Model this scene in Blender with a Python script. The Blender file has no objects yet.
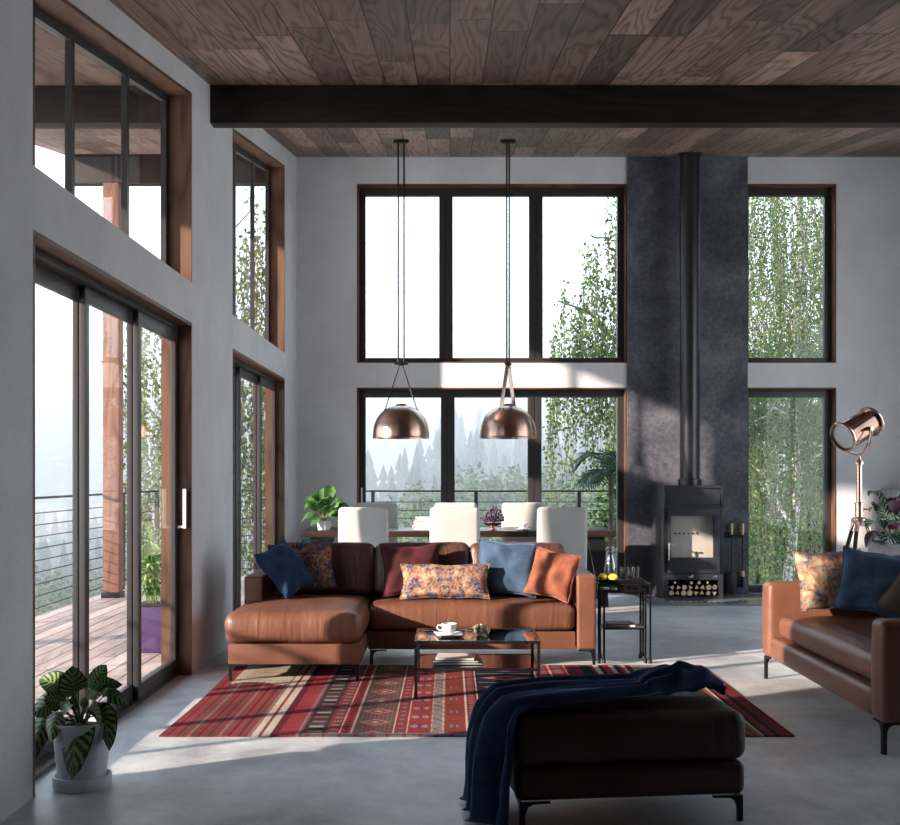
import bpy, bmesh, math, random
import numpy as np
from mathutils import Vector, Matrix, Euler, noise

random.seed(7)
SC = bpy.context.scene
COL = SC.collection
PI = math.pi

# ---------------------------------------------------------------- mesh helpers
def rot_to(d):
    """matrix whose Z axis points along d"""
    d = Vector(d).normalized()
    return d.to_track_quat('Z', 'Y').to_matrix().to_4x4()

class MB:
    def __init__(s):
        s.bm = bmesh.new()
        s.uv = s.bm.loops.layers.uv.verify()
    def poly(s, cos, faces):
        vs = [s.bm.verts.new(c) for c in cos]
        fs = []
        for f in faces:
            try:
                fs.append(s.bm.faces.new([vs[i] for i in f]))
            except ValueError:
                pass
        return vs, fs
    def box(s, x0, x1, y0, y1, z0, z1, bev=0.0, seg=2, mat=None):
        c = [(x0,y0,z0),(x1,y0,z0),(x1,y1,z0),(x0,y1,z0),(x0,y0,z1),(x1,y0,z1),(x1,y1,z1),(x0,y1,z1)]
        if mat is not None:
            c = [mat @ Vector(p) for p in c]
        vs, fs = s.poly(c, [(0,3,2,1),(4,5,6,7),(0,1,5,4),(1,2,6,5),(2,3,7,6),(3,0,4,7)])
        if bev:
            es = list({e for f in fs for e in f.edges})
            bmesh.ops.bevel(s.bm, geom=es, offset=bev, segments=seg, profile=0.7, affect='EDGES')
        return s
    def prism(s, pts, axis, a, b, bev=0.0, seg=2):
        n = len(pts)
        def mk(p, t):
            if axis == 'x': return (t, p[0], p[1])
            if axis == 'y': return (p[0], t, p[1])
            return (p[0], p[1], t)
        c = [mk(p, a) for p in pts] + [mk(p, b) for p in pts]
        f = [tuple(range(n)), tuple(range(2*n-1, n-1, -1))]
        for i in range(n):
            j = (i+1) % n
            f.append((i, i+n, j+n, j))
        vs, fs = s.poly(c, f)
        bmesh.ops.recalc_face_normals(s.bm, faces=fs)
        if bev:
            es = list({e for q in fs for e in q.edges})
            bmesh.ops.bevel(s.bm, geom=es, offset=bev, segments=seg, profile=0.7, affect='EDGES')
        return s
    def tube(s, pts, r, n=8, cap=True, closed=False, flat=1.0):
        pts = [Vector(p) for p in pts]
        m = len(pts)
        rs = r if isinstance(r, (list, tuple)) else [r]*m
        up = None
        rings = []
        for i, p in enumerate(pts):
            if closed:
                t = pts[(i+1) % m] - pts[i-1]
            else:
                t = pts[min(i+1, m-1)] - pts[max(i-1, 0)]
            t.normalize()
            if up is None:
                up = Vector((0,0,1)) if abs(t.z) < 0.9 else Vector((0,1,0))
            u = (up - t*up.dot(t))
            if u.length < 1e-6: u = t.orthogonal()
            u.normalize(); up = u
            w = t.cross(u)
            rings.append([s.bm.verts.new(p + (u*math.cos(2*PI*k/n) + w*math.sin(2*PI*k/n)*flat)*rs[i]) for k in range(n)])
        fs = []
        rng = range(m) if closed else range(m-1)
        for i in rng:
            a, b = rings[i], rings[(i+1) % m]
            for k in range(n):
                fs.append(s.bm.faces.new((a[k], a[(k+1)%n], b[(k+1)%n], b[k])))
        if cap and not closed:
            fs.append(s.bm.faces.new(rings[0][::-1])); fs.append(s.bm.faces.new(rings[-1]))
        bmesh.ops.recalc_face_normals(s.bm, faces=fs)
        return s
    def lathe(s, prof, n=32, mat=None):
        """prof: (r, z) list; closed at ends where r == 0"""
        mat = mat or Matrix()
        rings = []
        for r, z in prof:
            if r < 1e-6:
                rings.append([s.bm.verts.new(mat @ Vector((0,0,z)))])
            else:
                rings.append([s.bm.verts.new(mat @ Vector((r*math.cos(2*PI*k/n), r*math.sin(2*PI*k/n), z))) for k in range(n)])
        fs = []
        for a, b in zip(rings[:-1], rings[1:]):
            for k in range(n):
                k2 = (k+1) % n
                if len(a) == 1 and len(b) == 1: continue
                if len(a) == 1: fs.append(s.bm.faces.new((a[0], b[k], b[k2])))
                elif len(b) == 1: fs.append(s.bm.faces.new((a[k], b[0], a[k2])))
                else: fs.append(s.bm.faces.new((a[k], b[k], b[k2], a[k2])))
        if fs: bmesh.ops.recalc_face_normals(s.bm, faces=fs)
        return s
    def grid(s, fn, nu, nv, wrap_v=False):
        V = [[s.bm.verts.new(fn(i/nu, j/nv)) for j in range(nv if wrap_v else nv+1)] for i in range(nu+1)]
        fs = []
        for i in range(nu):
            for j in range(nv):
                j2 = (j+1) % nv if wrap_v else j+1
                f = s.bm.faces.new((V[i][j], V[i+1][j], V[i+1][j2], V[i][j2]))
                uvs = ((i/nu, j/nv), ((i+1)/nu, j/nv), ((i+1)/nu, (j+1)/nv), (i/nu, (j+1)/nv))
                for l, c in zip(f.loops, uvs): l[s.uv].uv = c
                fs.append(f)
        return V, fs
    def cush(s, x0, x1, y0, y1, z0, z1, r=0.04, crown=0.02, bulge=0.01, n=12, wr=0.0, seed=0, faces=None):
        """soft upholstered block: rounded box with crowned top and bulged sides"""
        c = Vector(((x0+x1)/2, (y0+y1)/2, (z0+z1)/2))
        h = Vector(((x1-x0)/2, (y1-y0)/2, (z1-z0)/2))
        r = min(r, h.x*0.98, h.y*0.98, h.z*0.98)
        def ts(hh):
            inner = hh - r
            e = [-hh, -hh + 0.2*r, -hh+0.45*r, -hh+0.72*r, -hh+r]
            k = max(2, int(n * inner / max(h)) )
            mid = [-inner + 2*inner*i/k for i in range(1, k)]
            return e + mid + [-q for q in e[::-1]]
        T = [ts(h.x), ts(h.y), ts(h.z)]
        cache = {}
        def vert(p):
            key = (round(p[0],5), round(p[1],5), round(p[2],5))
            if key in cache: return cache[key]
            q = Vector((max(-h.x+r, min(h.x-r, p[0])), max(-h.y+r, min(h.y-r, p[1])), max(-h.z+r, min(h.z-r, p[2]))))
            d = Vector(p) - q
            v = q + d.normalized()*r if d.length > 1e-9 else Vector(p)
            a, b, g = v.x/h.x, v.y/h.y, v.z/h.z
            fa, fb, fg = 1-a*a, 1-b*b, 1-g*g
            out = v.copy()
            out.z += crown * math.sqrt(max(fa,0)) * math.sqrt(max(fb,0)) * (g if g > 0 else g*0.2)
            out.x += bulge * max(fb,0)**.6 * max(fg,0)**.8 * a
            out.y += bulge * max(fa,0)**.6 * max(fg,0)**.8 * b
            if wr:
                w = noise.noise(Vector((v.x*9+seed, v.y*9, v.z*14)))*wr + noise.noise(Vector((v.x*3+seed, v.y*3+5, v.z*3)))*wr*1.5
                nrm = Vector((a**3, b**3, g**3))
                if nrm.length > 1e-6: out += nrm.normalized()*w
            cache[key] = s.bm.verts.new(out + c)
            return cache[key]
        fs = []
        for ax in range(3):
            u, w = (ax+1) % 3, (ax+2) % 3
            for sg in (-1, 1):
                for i in range(len(T[u])-1):
                    for j in range(len(T[w])-1):
                        quad = []
                        for (ii, jj) in ((i,j),(i+1,j),(i+1,j+1),(i,j+1)):
                            p = [0,0,0]; p[ax] = sg*h[ax]; p[u] = T[u][ii]; p[w] = T[w][jj]
                            quad.append(vert(p))
                        if sg < 0: quad.reverse()
                        try: fs.append(s.bm.faces.new(quad))
                        except ValueError: pass
        return s
    def leaf(s, p0, p1, p2, width, n=8, side=None, fold=0.15, tip=1.0, prof=None, m=4):
        """leaf blade along the quadratic curve p0-p1-p2; UV u along, v across"""
        p0, p1, p2 = Vector(p0), Vector(p1), Vector(p2)
        V = []
        for i in range(n+1):
            t = i/n
            p = p0*(1-t)**2 + p1*2*t*(1-t) + p2*t*t
            d = ((p1-p0)*(1-t) + (p2-p1)*t)
            if d.length < 1e-9: d = p2-p0
            d.normalize()
            sv = Vector(side) if side is not None else d.cross(Vector((0,0,1)))
            sv = sv - d*sv.dot(d)
            if sv.length < 1e-4: sv = d.orthogonal()
            sv.normalize()
            nn = sv.cross(d)
            if prof: w = prof(t)*width
            else: w = width*(math.sin(PI*min(1, max(0, t**0.8)))**0.8)
            w = max(w, width*0.02)
            row = []
            for k in range(m+1):
                q = k/m*2-1
                row.append(s.bm.verts.new(p + sv*w*0.5*q + nn*(fold*w*abs(q))))
            V.append(row)
        for i in range(n):
            for k in range(m):
                f = s.bm.faces.new((V[i][k], V[i+1][k], V[i+1][k+1], V[i][k+1]))
                for l, c in zip(f.loops, ((i/n,k/m),((i+1)/n,k/m),((i+1)/n,(k+1)/m),(i/n,(k+1)/m))): l[s.uv].uv = c
        return s
    def build(s, name, mat, parent=None, loc=(0,0,0), rot=(0,0,0), ang=40, scale=None):
        me = bpy.data.meshes.new(name)
        s.bm.to_mesh(me); s.bm.free()
        me.polygons.foreach_set('use_smooth', [True]*len(me.polygons))
        try: me.set_sharp_from_angle(angle=math.radians(ang))
        except Exception: pass
        o = bpy.data.objects.new(name, me)
        COL.objects.link(o)
        for m in (mat if isinstance(mat, (list, tuple)) else [mat]): me.materials.append(m)
        o.location = loc; o.rotation_euler = rot
        if scale: o.scale = scale
        if parent is not None: o.parent = parent
        return o

def thing(name, label, cat, loc=(0,0,0), rz=0.0, group=None, rot=None):
    o = bpy.data.objects.new(name, None)
    COL.objects.link(o)
    o.empty_display_size = 0.1
    o.location = loc; o.rotation_euler = rot or (0,0,rz)
    return tag(o, label, cat, group)
def tag(o, label=None, cat=None, group=None, kind=None):
    if label: o['label'] = label
    if cat: o['category'] = cat
    if group: o['group'] = group
    if kind: o['kind'] = kind
    return o
def struct_root(name):
    o = bpy.data.objects.new(name, None); COL.objects.link(o); o['kind'] = 'structure'
    return o
def dup(o, parent=None, **kw):
    c = o.copy(); COL.objects.link(c)
    if parent is not None: c.parent = parent
    for ch in list(o.children): dup(ch, c)
    for k, v in kw.items():
        if k == 'loc': c.location = v
        elif k == 'rz': c.rotation_euler = (0,0,v)
        elif k == 'rot': c.rotation_euler = v
        elif k == 'scale': c.scale = v
        elif k == 'label': c['label'] = v
        elif k == 'group': c['group'] = v
    return c

# ---------------------------------------------------------------- material helpers
class NT:
    """small wrapper for node graphs"""
    def __init__(s, name):
        s.m = bpy.data.materials.new(name); s.m.use_nodes = True
        s.t = s.m.node_tree; s.t.nodes.clear()
        s.out = s.t.nodes.new('ShaderNodeOutputMaterial')
    def n(s, ty, **kw):
        o = s.t.nodes.new('ShaderNode'+ty)
        for k, v in kw.items(): setattr(o, k, v)
        return o
    def l(s, a, b): s.t.links.new(a, b)
    def inp(s, node, key, v):
        if hasattr(v, 'is_output') or isinstance(v, bpy.types.NodeSocket): s.l(v, node.inputs[key])
        else: node.inputs[key].default_value = v
    def obj(s): return s.n('TexCoord').outputs['Object']
    def uvc(s): return s.n('TexCoord').outputs['UV']
    def mapv(s, v, scale=(1,1,1), loc=(0,0,0), rot=(0,0,0)):
        o = s.n('Mapping'); s.l(v, o.inputs[0])
        o.inputs['Scale'].default_value = scale; o.inputs['Location'].default_value = loc; o.inputs['Rotation'].default_value = rot
        return o.outputs[0]
    def noise(s, v, scale=5, detail=4, rough=0.55, dist=0.0, out='Fac'):
        o = s.n('TexNoise'); s.l(v, o.inputs['Vector'])
        o.inputs['Scale'].default_value = scale; o.inputs['Detail'].default_value = detail
        o.inputs['Roughness'].default_value = rough; o.inputs['Distortion'].default_value = dist
        return o.outputs[out]
    def vor(s, v, scale=5, feature='F1', out='Distance', rnd=1.0):
        o = s.n('TexVoronoi', feature=feature); s.l(v, o.inputs['Vector'])
        o.inputs['Scale'].default_value = scale; o.inputs['Randomness'].default_value = rnd
        return o.outputs[out]
    def math(s, op, a, b=0.0, c=0.0, clamp=False):
        o = s.n('Math', operation=op, use_clamp=clamp)
        for i, v in enumerate((a, b, c)): s.inp(o, i, v)
        return o.outputs[0]
    def vmath(s, op, a, b=(0,0,0), out=0):
        o = s.n('VectorMath', operation=op); s.inp(o, 0, a); s.inp(o, 1, b)
        return o.outputs[out]
    def sep(s, v):
        o = s.n('SeparateXYZ'); s.l(v, o.inputs[0]); return o.outputs
    def comb(s, x=0.0, y=0.0, z=0.0):
        o = s.n('CombineXYZ')
        for i, v in enumerate((x, y, z)): s.inp(o, i, v)
        return o.outputs[0]
    def ramp(s, fac, stops, interp='LINEAR'):
        o = s.n('ValToRGB'); s.l(fac, o.inputs[0]); cr = o.color_ramp; cr.interpolation = interp
        while len(cr.elements) < len(stops): cr.elements.new(0.5)
        for e, (p, c) in zip(cr.elements, stops):
            e.position = p
            e.color = (c, c, c, 1) if isinstance(c, (int, float)) else (*c[:3], 1)
        return o.outputs[0]
    def mix(s, fac, a, b, mode='MIX'):
        o = s.n('Mix', data_type='RGBA', blend_type=mode)
        s.inp(o, 0, fac)
        for k, v in ((6, a), (7, b)):
            if isinstance(v, tuple) and len(v) == 3: v = (*v, 1)
            s.inp(o, k, v)
        return o.outputs[2]
    def bump(s, h, strength=0.2, dist=0.01, normal=None):
        o = s.n('Bump'); s.l(h, o.inputs['Height']); o.inputs['Strength'].default_value = strength; o.inputs['Distance'].default_value = dist
        if normal is not None: s.l(normal, o.inputs['Normal'])
        return o.outputs[0]
    def bsdf(s, col, rough=0.5, metal=0.0, normal=None, spec=None, **kw):
        p = s.n('BsdfPrincipled')
        if isinstance(col, tuple): col = (*col[:3], 1)
        s.inp(p, 'Base Color', col); s.inp(p, 'Roughness', rough); s.inp(p, 'Metallic', metal)
        if normal is not None: s.l(normal, p.inputs['Normal'])
        if spec is not None: s.inp(p, 'Specular IOR Level', spec)
        for k, v in kw.items(): s.inp(p, k.replace('_', ' '), v)
        s.l(p.outputs[0], s.out.inputs[0])
        return p

def m_plain(name, col, rough=0.5, metal=0.0, var=0.12, scale=12, bump=0.1, bscale=80, spec=None):
    t = NT(name); v = t.obj()
    f = t.noise(v, scale, 3)
    lo = tuple(c*(1-var) for c in col); hi = tuple(min(1, c*(1+var)) for c in col)
    c = t.ramp(f, [(0.3, lo), (0.7, hi)])
    nb = t.bump(t.noise(v, bscale, 2), bump, 0.004) if bump else None
    t.bsdf(c, rough, metal, nb, spec)
    return t.m

def m_glass(name, tint=(1,1,1), f0=0.04, gain=1.0, rough=0.0):
    """thin clear pane: see-through with Schlick reflection on both faces"""
    t = NT(name)
    g = t.n('NewGeometry')
    c = t.math('ABSOLUTE', t.vmath('DOT_PRODUCT', g.outputs['Normal'], g.outputs['Incoming'], out=1))
    k = t.math('POWER', t.math('SUBTRACT', 1.0, c, clamp=True), 5.0)
    f = t.math('MULTIPLY', t.math('MULTIPLY_ADD', k, 1-f0, f0), gain, clamp=True)
    a = t.n('BsdfTransparent'); a.inputs[0].default_value = (*tint, 1)
    b = t.n('BsdfGlossy'); b.inputs['Roughness'].default_value = rough
    mx = t.n('MixShader'); t.l(f, mx.inputs[0]); t.l(a.outputs[0], mx.inputs[1]); t.l(b.outputs[0], mx.inputs[2])
    t.l(mx.outputs[0], t.out.inputs[0])
    return t.m

def wood_nodes(t, v, along, across, seed, cols, ring=15.0, stretch=0.13):
    """grain colour from coordinates; along/across are scalar sockets"""
    gv = t.comb(t.math('MULTIPLY', across, 1.0), t.math('MULTIPLY', along, stretch), seed)
    n1 = t.noise(gv, 3.4, 2, 0.5, 0.3)
    rings = t.math('FRACT', t.math('MULTIPLY', n1, ring))
    tri = t.math('ABSOLUTE', t.math('MULTIPLY_ADD', rings, 2.0, -1.0))
    fine = t.noise(t.comb(t.math('MULTIPLY', across, 55.0), t.math('MULTIPLY', along, 1.6), seed), 1.0, 3, 0.6)
    line = t.math('POWER', tri, 2.4)
    soft = t.noise(gv, 1.6, 2, 0.5)
    fac = t.math('ADD', t.math('MULTIPLY_ADD', line, -0.34, 0.38), t.math('MULTIPLY_ADD', fine, 0.52, t.math('MULTIPLY_ADD', soft, 0.5, -0.22)), clamp=True)
    return t.ramp(fac, [(0.15, cols[0]), (0.5, cols[1]), (0.85, cols[2])]), fac

def m_planks(name, width, length, cols, ax_across=0, ax_along=1, rough=0.55, seam=0.02, tint=0.5, seamcol=0.25, spec=0.3):
    t = NT(name); s = t.sep(t.obj())
    across, along = s[ax_across], s[ax_along]
    row = t.math('FLOOR', t.math('DIVIDE', across, width))
    wn = t.n('TexWhiteNoise', noise_dimensions='1D'); t.l(row, wn.inputs['W'])
    sh = t.math('ADD', t.math('DIVIDE', along, length), t.math('MULTIPLY', wn.outputs['Value'], 7.31))
    seg = t.math('FLOOR', sh)
    wn2 = t.n('TexWhiteNoise', noise_dimensions='2D'); t.l(t.comb(row, seg), wn2.inputs['Vector'])
    rnd = wn2.outputs['Value']
    col, fac = wood_nodes(t, None, along, across, t.math('MULTIPLY', rnd, 37.0), cols)
    tn = t.math('MULTIPLY_ADD', rnd, tint*1.2, 1.0-tint*0.6)
    col = t.mix(1.0, col, t.comb(tn, tn, tn), 'MULTIPLY')
    fx = t.math('FRACT', t.math('DIVIDE', across, width)); fy = t.math('FRACT', sh)
    ex = t.math('MULTIPLY', t.math('MINIMUM', fx, t.math('SUBTRACT', 1.0, fx)), width)
    ey = t.math('MULTIPLY', t.math('MINIMUM', fy, t.math('SUBTRACT', 1.0, fy)), length)
    e = t.math('MINIMUM', ex, ey)
    sm = t.math('LESS_THAN', e, seam*0.12)
    col = t.mix(sm, col, tuple(c*seamcol for c in cols[0]))
    h = t.math('ADD', t.math('MULTIPLY', fac, 0.15), t.math('MULTIPLY', sm, -1.0))
    t.bsdf(col, rough, 0.0, t.bump(h, 0.3, 0.004), spec)
    return t.m

def m_wood(name, cols, along=2, across=0, rough=0.5, ring=8.0, spec=0.3, stretch=0.16, scale=1.0):
    t = NT(name); s = t.sep(t.mapv(t.obj(), (scale,)*3))
    other = 3 - along - across
    ac = t.math('ADD', s[across], t.math('MULTIPLY', s[other], 0.7))
    col, fac = wood_nodes(t, None, s[along], ac, 3.7, cols, ring, stretch)
    t.bsdf(col, rough, 0.0, t.bump(fac, 0.25, 0.003), spec)
    return t.m

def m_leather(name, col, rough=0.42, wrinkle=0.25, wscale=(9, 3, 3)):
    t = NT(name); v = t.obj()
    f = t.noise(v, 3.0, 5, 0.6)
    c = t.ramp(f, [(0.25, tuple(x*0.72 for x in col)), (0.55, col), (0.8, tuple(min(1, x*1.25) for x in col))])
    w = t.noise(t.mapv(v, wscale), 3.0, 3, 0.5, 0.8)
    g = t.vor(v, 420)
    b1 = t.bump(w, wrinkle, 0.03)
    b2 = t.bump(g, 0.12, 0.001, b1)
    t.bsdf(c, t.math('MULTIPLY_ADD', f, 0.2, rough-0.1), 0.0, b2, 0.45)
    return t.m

def m_velvet(name, col, sheen=0.5, dark=0.6):
    t = NT(name); v = t.obj()
    f = t.noise(v, 11.0, 4, 0.6, 0.4)
    c = t.ramp(f, [(0.3, tuple(x*dark for x in col)), (0.7, tuple(min(1, x*1.3) for x in col))])
    b = t.bump(t.noise(v, 900, 2), 0.3, 0.001)
    p = t.bsdf(c, 0.85, 0.0, b, 0.15)
    p.inputs['Sheen Weight'].default_value = sheen
    p.inputs['Sheen Roughness'].default_value = 0.4
    p.inputs['Sheen Tint'].default_value = (*[min(1, x*2.5+0.1) for x in col], 1)
    return t.m

def m_patterned(name, base, scale=34, bright=1.0, fields=((0.035,0.065,0.16),(0.42,0.14,0.075),(0.55,0.32,0.20)), share=0.5):
    """worn printed rug pattern for cushions: mirrored blotches of blue, rust and cream"""
    t = NT(name); s = t.sep(t.obj())
    v = t.comb(t.math('ABSOLUTE', s[0]), t.math('MULTIPLY', s[1], 0.2), s[2])
    jit = t.noise(v, 45, 2, 0.6, 0, 'Color'); v2 = t.vmath('ADD', v, t.vmath('MULTIPLY', jit, (0.018,0.018,0.018)))
    cell = t.n('TexVoronoi', feature='F1'); t.l(v2, cell.inputs['Vector']); cell.inputs['Scale'].default_value = scale
    cs = t.sep(cell.outputs['Color'])
    zone = t.noise(v, 11.0, 2, 0.5, 0.3)
    pk = t.math('MULTIPLY_ADD', cs[0], 0.45, t.math('MULTIPLY_ADD', zone, 1.6, -0.55))
    pick = t.ramp(pk, [(0.0, fields[0]), (0.42, fields[1]), (0.60, fields[2]), (0.76, base)], 'CONSTANT')
    big = t.noise(v, 7.0, 3, 0.6, 0.5)
    big2 = t.noise(v, 16.0, 4, 0.65)
    k = t.math('MULTIPLY_ADD', big, 0.9, t.math('MULTIPLY', big2, 0.5))
    sel = t.ramp(k, [(share+0.10, 0.0), (share+0.20, 1.0)])
    wear = t.noise(t.obj(), 60, 3)
    c = t.mix(t.math('MULTIPLY', sel, t.ramp(wear, [(0.25, 0.35), (0.6, 1.0)])), base, pick)
    c = t.mix(1.0, c, (bright,)*3, 'MULTIPLY')
    t.bsdf(c, 0.9, 0.0, t.bump(t.noise(t.obj(), 500, 2), 0.3, 0.001), 0.1)
    return t.m

def m_leafy(name, cols, trans=0.35, rough=0.5, scale=3.0):
    """outdoor leaf: per-place colour variation and a little light through the blade"""
    t = NT(name); v = t.obj()
    f = t.noise(v, scale, 3, 0.7)
    f2 = t.n('TexWhiteNoise', noise_dimensions='3D'); t.l(t.vmath('SNAP', v, (0.06,0.06,0.06)), f2.inputs['Vector'])
    k = t.math('ADD', t.math('MULTIPLY', f, 0.6), t.math('MULTIPLY', f2.outputs['Value'], 0.4))
    c = t.ramp(k, [(0.3, cols[0]), (0.5, cols[1]), (0.7, cols[2])])
    p = t.bsdf(c, rough, 0.0, None, 0.25)
    if trans:
        tr = t.n('BsdfTranslucent'); t.l(c, tr.inputs[0])
        mx = t.n('MixShader'); mx.inputs[0].default_value = trans
        t.l(p.outputs[0], mx.inputs[1]); t.l(tr.outputs[0], mx.inputs[2]); t.l(mx.outputs[0], t.out.inputs[0])
    return t.m

def m_striped_leaf(name, dark, light, freq=9.0, slant=2.6, duty=0.5):
    """calathea blade: slanted light bars running from the midrib to the rim"""
    t = NT(name); s = t.sep(t.uvc())
    d = t.math('ABSOLUTE', t.math('MULTIPLY_ADD', s[1], 2.0, -1.0))
    wob = t.noise(t.obj(), 30, 2)
    ph = t.math('ADD', t.math('SUBTRACT', t.math('MULTIPLY', s[0], freq), t.math('MULTIPLY', d, slant*0.6)), t.math('MULTIPLY', wob, 0.9))
    fr = t.math('ABSOLUTE', t.math('MULTIPLY_ADD', t.math('FRACT', ph), 2.0, -1.0))
    bar = t.ramp(fr, [(duty-0.12, 0.0), (duty+0.12, 1.0)])
    mid = t.math('LESS_THAN', d, 0.07)
    k = t.math('MAXIMUM', t.math('MULTIPLY', bar, t.math('LESS_THAN', d, 0.9)), t.math('MULTIPLY', mid, 0.7))
    c = t.mix(k, dark, light)
    t.bsdf(c, 0.38, 0.0, t.bump(fr, 0.15, 0.002), 0.4)
    return t.m

def m_metal_brushed(name, col, rough=0.28, axis=2):
    t = NT(name); v = t.obj()
    sc = [14, 14, 14]; sc[axis] = 0.6
    f = t.noise(t.mapv(v, tuple(sc)), 6.0, 3, 0.6)
    c = t.ramp(f, [(0.3, tuple(x*0.82 for x in col)), (0.7, tuple(min(1, x*1.12) for x in col))])
    t.bsdf(c, t.math('MULTIPLY_ADD', f, 0.18, rough-0.09), 1.0, t.bump(f, 0.05, 0.002))
    return t.m

MT = {}
def build_materials():
    # painted plaster
    t = NT('plaster'); v = t.obj()
    f = t.noise(v, 2.2, 5, 0.6); g = t.noise(v, 60, 4, 0.7)
    c = t.ramp(t.math('ADD', t.math('MULTIPLY', f, 0.55), t.math('MULTIPLY', g, 0.45)), [(0.35, (0.59,0.59,0.60)), (0.62, (0.72,0.72,0.73))])
    t.bsdf(c, 0.85, 0.0, t.bump(g, 0.22, 0.004), 0.2); MT['plaster'] = t.m
    MT['dark_plaster'] = m_plain('dark_plaster', (0.06,0.06,0.065), 0.9, 0, 0.1, 3, 0.1)
    # polished concrete floor
    t = NT('concrete_floor'); v = t.obj()
    a = t.noise(v, 0.9, 6, 0.62, 0.6); b = t.noise(v, 7.0, 6, 0.7); d = t.noise(v, 120, 3, 0.7)
    k = t.math('ADD', t.math('MULTIPLY', a, 0.5), t.math('ADD', t.math('MULTIPLY', b, 0.3), t.math('MULTIPLY', d, 0.2)))
    c = t.ramp(k, [(0.41, (0.36,0.36,0.37)), (0.5, (0.54,0.54,0.54)), (0.59, (0.72,0.715,0.71))])
    pits = t.vor(v, 38, 'F1', 'Distance')
    pit = t.math('LESS_THAN', pits, 0.09)
    c = t.mix(t.math('MULTIPLY', pit, 0.5), c, (0.16,0.16,0.17))
    t.bsdf(c, t.math('MULTIPLY_ADD', b, 0.3, 0.24), 0.0, t.bump(t.math('ADD', b, t.math('MULTIPLY', d, 0.4)), 0.06, 0.004), 0.45)
    MT['floor'] = t.m
    # slate chimney panel
    t = NT('slate'); v = t.obj()
    a = t.noise(v, 1.3, 6, 0.65, 0.8); b = t.noise(v, 22, 6, 0.75)
    k = t.math('ADD', t.math('MULTIPLY', a, 0.6), t.math('MULTIPLY', b, 0.4))
    c = t.ramp(k, [(0.38, (0.040,0.043,0.058)), (0.5, (0.088,0.092,0.112)), (0.62, (0.165,0.168,0.185))])
    t.bsdf(c, 0.6, 0.0, t.bump(b, 0.15, 0.004), 0.3); MT['slate'] = t.m
    MT['ceiling'] = m_planks('ceiling_planks', 0.222, 1.55, ((0.055,0.032,0.025),(0.175,0.112,0.088),(0.32,0.22,0.175)), 0, 1, 0.5, 0.03, 0.85)
    MT['deck'] = m_planks('deck_planks', 0.142, 6.0, ((0.22,0.15,0.125),(0.36,0.27,0.235),(0.48,0.38,0.34)), 0, 1, 0.6, 0.05, 0.35, 0.12)
    MT['beam'] = m_wood('dark_beam_wood', ((0.007,0.005,0.005),(0.016,0.010,0.009),(0.03,0.019,0.016)), 0, 2, 0.45)
    MT['trim'] = m_wood('reveal_wood', ((0.038,0.018,0.011),(0.105,0.050,0.029),(0.18,0.095,0.056)), 2, 1, 0.5, 7)
    MT['trim_h'] = m_wood('reveal_wood_along', ((0.038,0.018,0.011),(0.105,0.050,0.029),(0.18,0.095,0.056)), 1, 0, 0.5, 7)
    MT['trim_x'] = m_wood('reveal_wood_across', ((0.038,0.018,0.011),(0.105,0.050,0.029),(0.18,0.095,0.056)), 0, 2, 0.5, 7)
    MT['post'] = m_wood('porch_post_wood', ((0.075,0.032,0.022),(0.15,0.07,0.046),(0.23,0.115,0.078)), 2, 0, 0.6, 7)
    MT['table_wood'] = m_wood('dark_table_wood', ((0.009,0.005,0.004),(0.021,0.0125,0.0095),(0.038,0.023,0.017)), 0, 1, 0.35)
    MT['frame'] = m_plain('window_frame_metal', (0.032,0.029,0.030), 0.4, 0.0, 0.06, 8, 0.03)
    MT['glass'] = m_glass('window_glass', gain=0.45)
    MT['clear_glass'] = m_glass('clear_glass', (0.94,0.95,0.95), 0.06, 1.0)
    MT['small_glass'] = m_glass('drinking_glass', (0.80,0.83,0.84), 0.12, 1.6)
    MT['black'] = m_plain('black_metal', (0.012,0.011,0.012), 0.38, 0.3, 0.1, 10, 0.03)
    MT['black_gloss'] = m_plain('black_lacquer', (0.012,0.011,0.012), 0.12, 0.0, 0.1, 10, 0.0, spec=0.8)
    MT['stove'] = m_plain('stove_steel', (0.026,0.026,0.033), 0.45, 0.2, 0.1, 6, 0.05)
    MT['flue'] = m_plain('flue_steel', (0.05,0.048,0.052), 0.33, 0.7, 0.1, 6, 0.03)
    MT['fireback'] = m_plain('fireback', (0.50,0.46,0.40), 0.9, 0, 0.06, 10, 0.1)
    MT['bark'] = m_plain('log_bark', (0.12,0.075,0.045), 0.9, 0, 0.4, 25, 0.5, 40)
    MT['log'] = m_plain('cut_log', (0.80,0.60,0.37), 0.8, 0, 0.18, 40, 0.2, 60)
    MT['leather'] = m_leather('tan_leather', (0.178,0.074,0.044), 0.42, 0.07, (3, 2, 2))
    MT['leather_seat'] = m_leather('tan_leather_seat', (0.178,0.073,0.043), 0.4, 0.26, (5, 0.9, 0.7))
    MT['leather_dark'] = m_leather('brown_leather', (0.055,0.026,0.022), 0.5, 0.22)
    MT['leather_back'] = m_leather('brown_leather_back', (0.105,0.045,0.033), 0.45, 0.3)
    MT['blue_velvet'] = m_velvet('blue_velvet', (0.020,0.043,0.10), 0.35)
    MT['steel_velvet'] = m_velvet('steel_blue_velvet', (0.062,0.105,0.175), 0.4)
    MT['wine_velvet'] = m_velvet('burgundy_velvet', (0.075,0.020,0.022), 0.3)
    MT['rust_velvet'] = m_velvet('rust_velvet', (0.27,0.092,0.055), 0.35, 0.65)
    MT['brown_velvet'] = m_velvet('brown_velvet', (0.12,0.085,0.07), 0.3)
    MT['throw'] = m_velvet('navy_wool', (0.022,0.042,0.092), 0.35, 0.7)
    MT['pat_dark'] = m_patterned('worn_print', (0.15,0.11,0.085), 62, 0.75)
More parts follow.
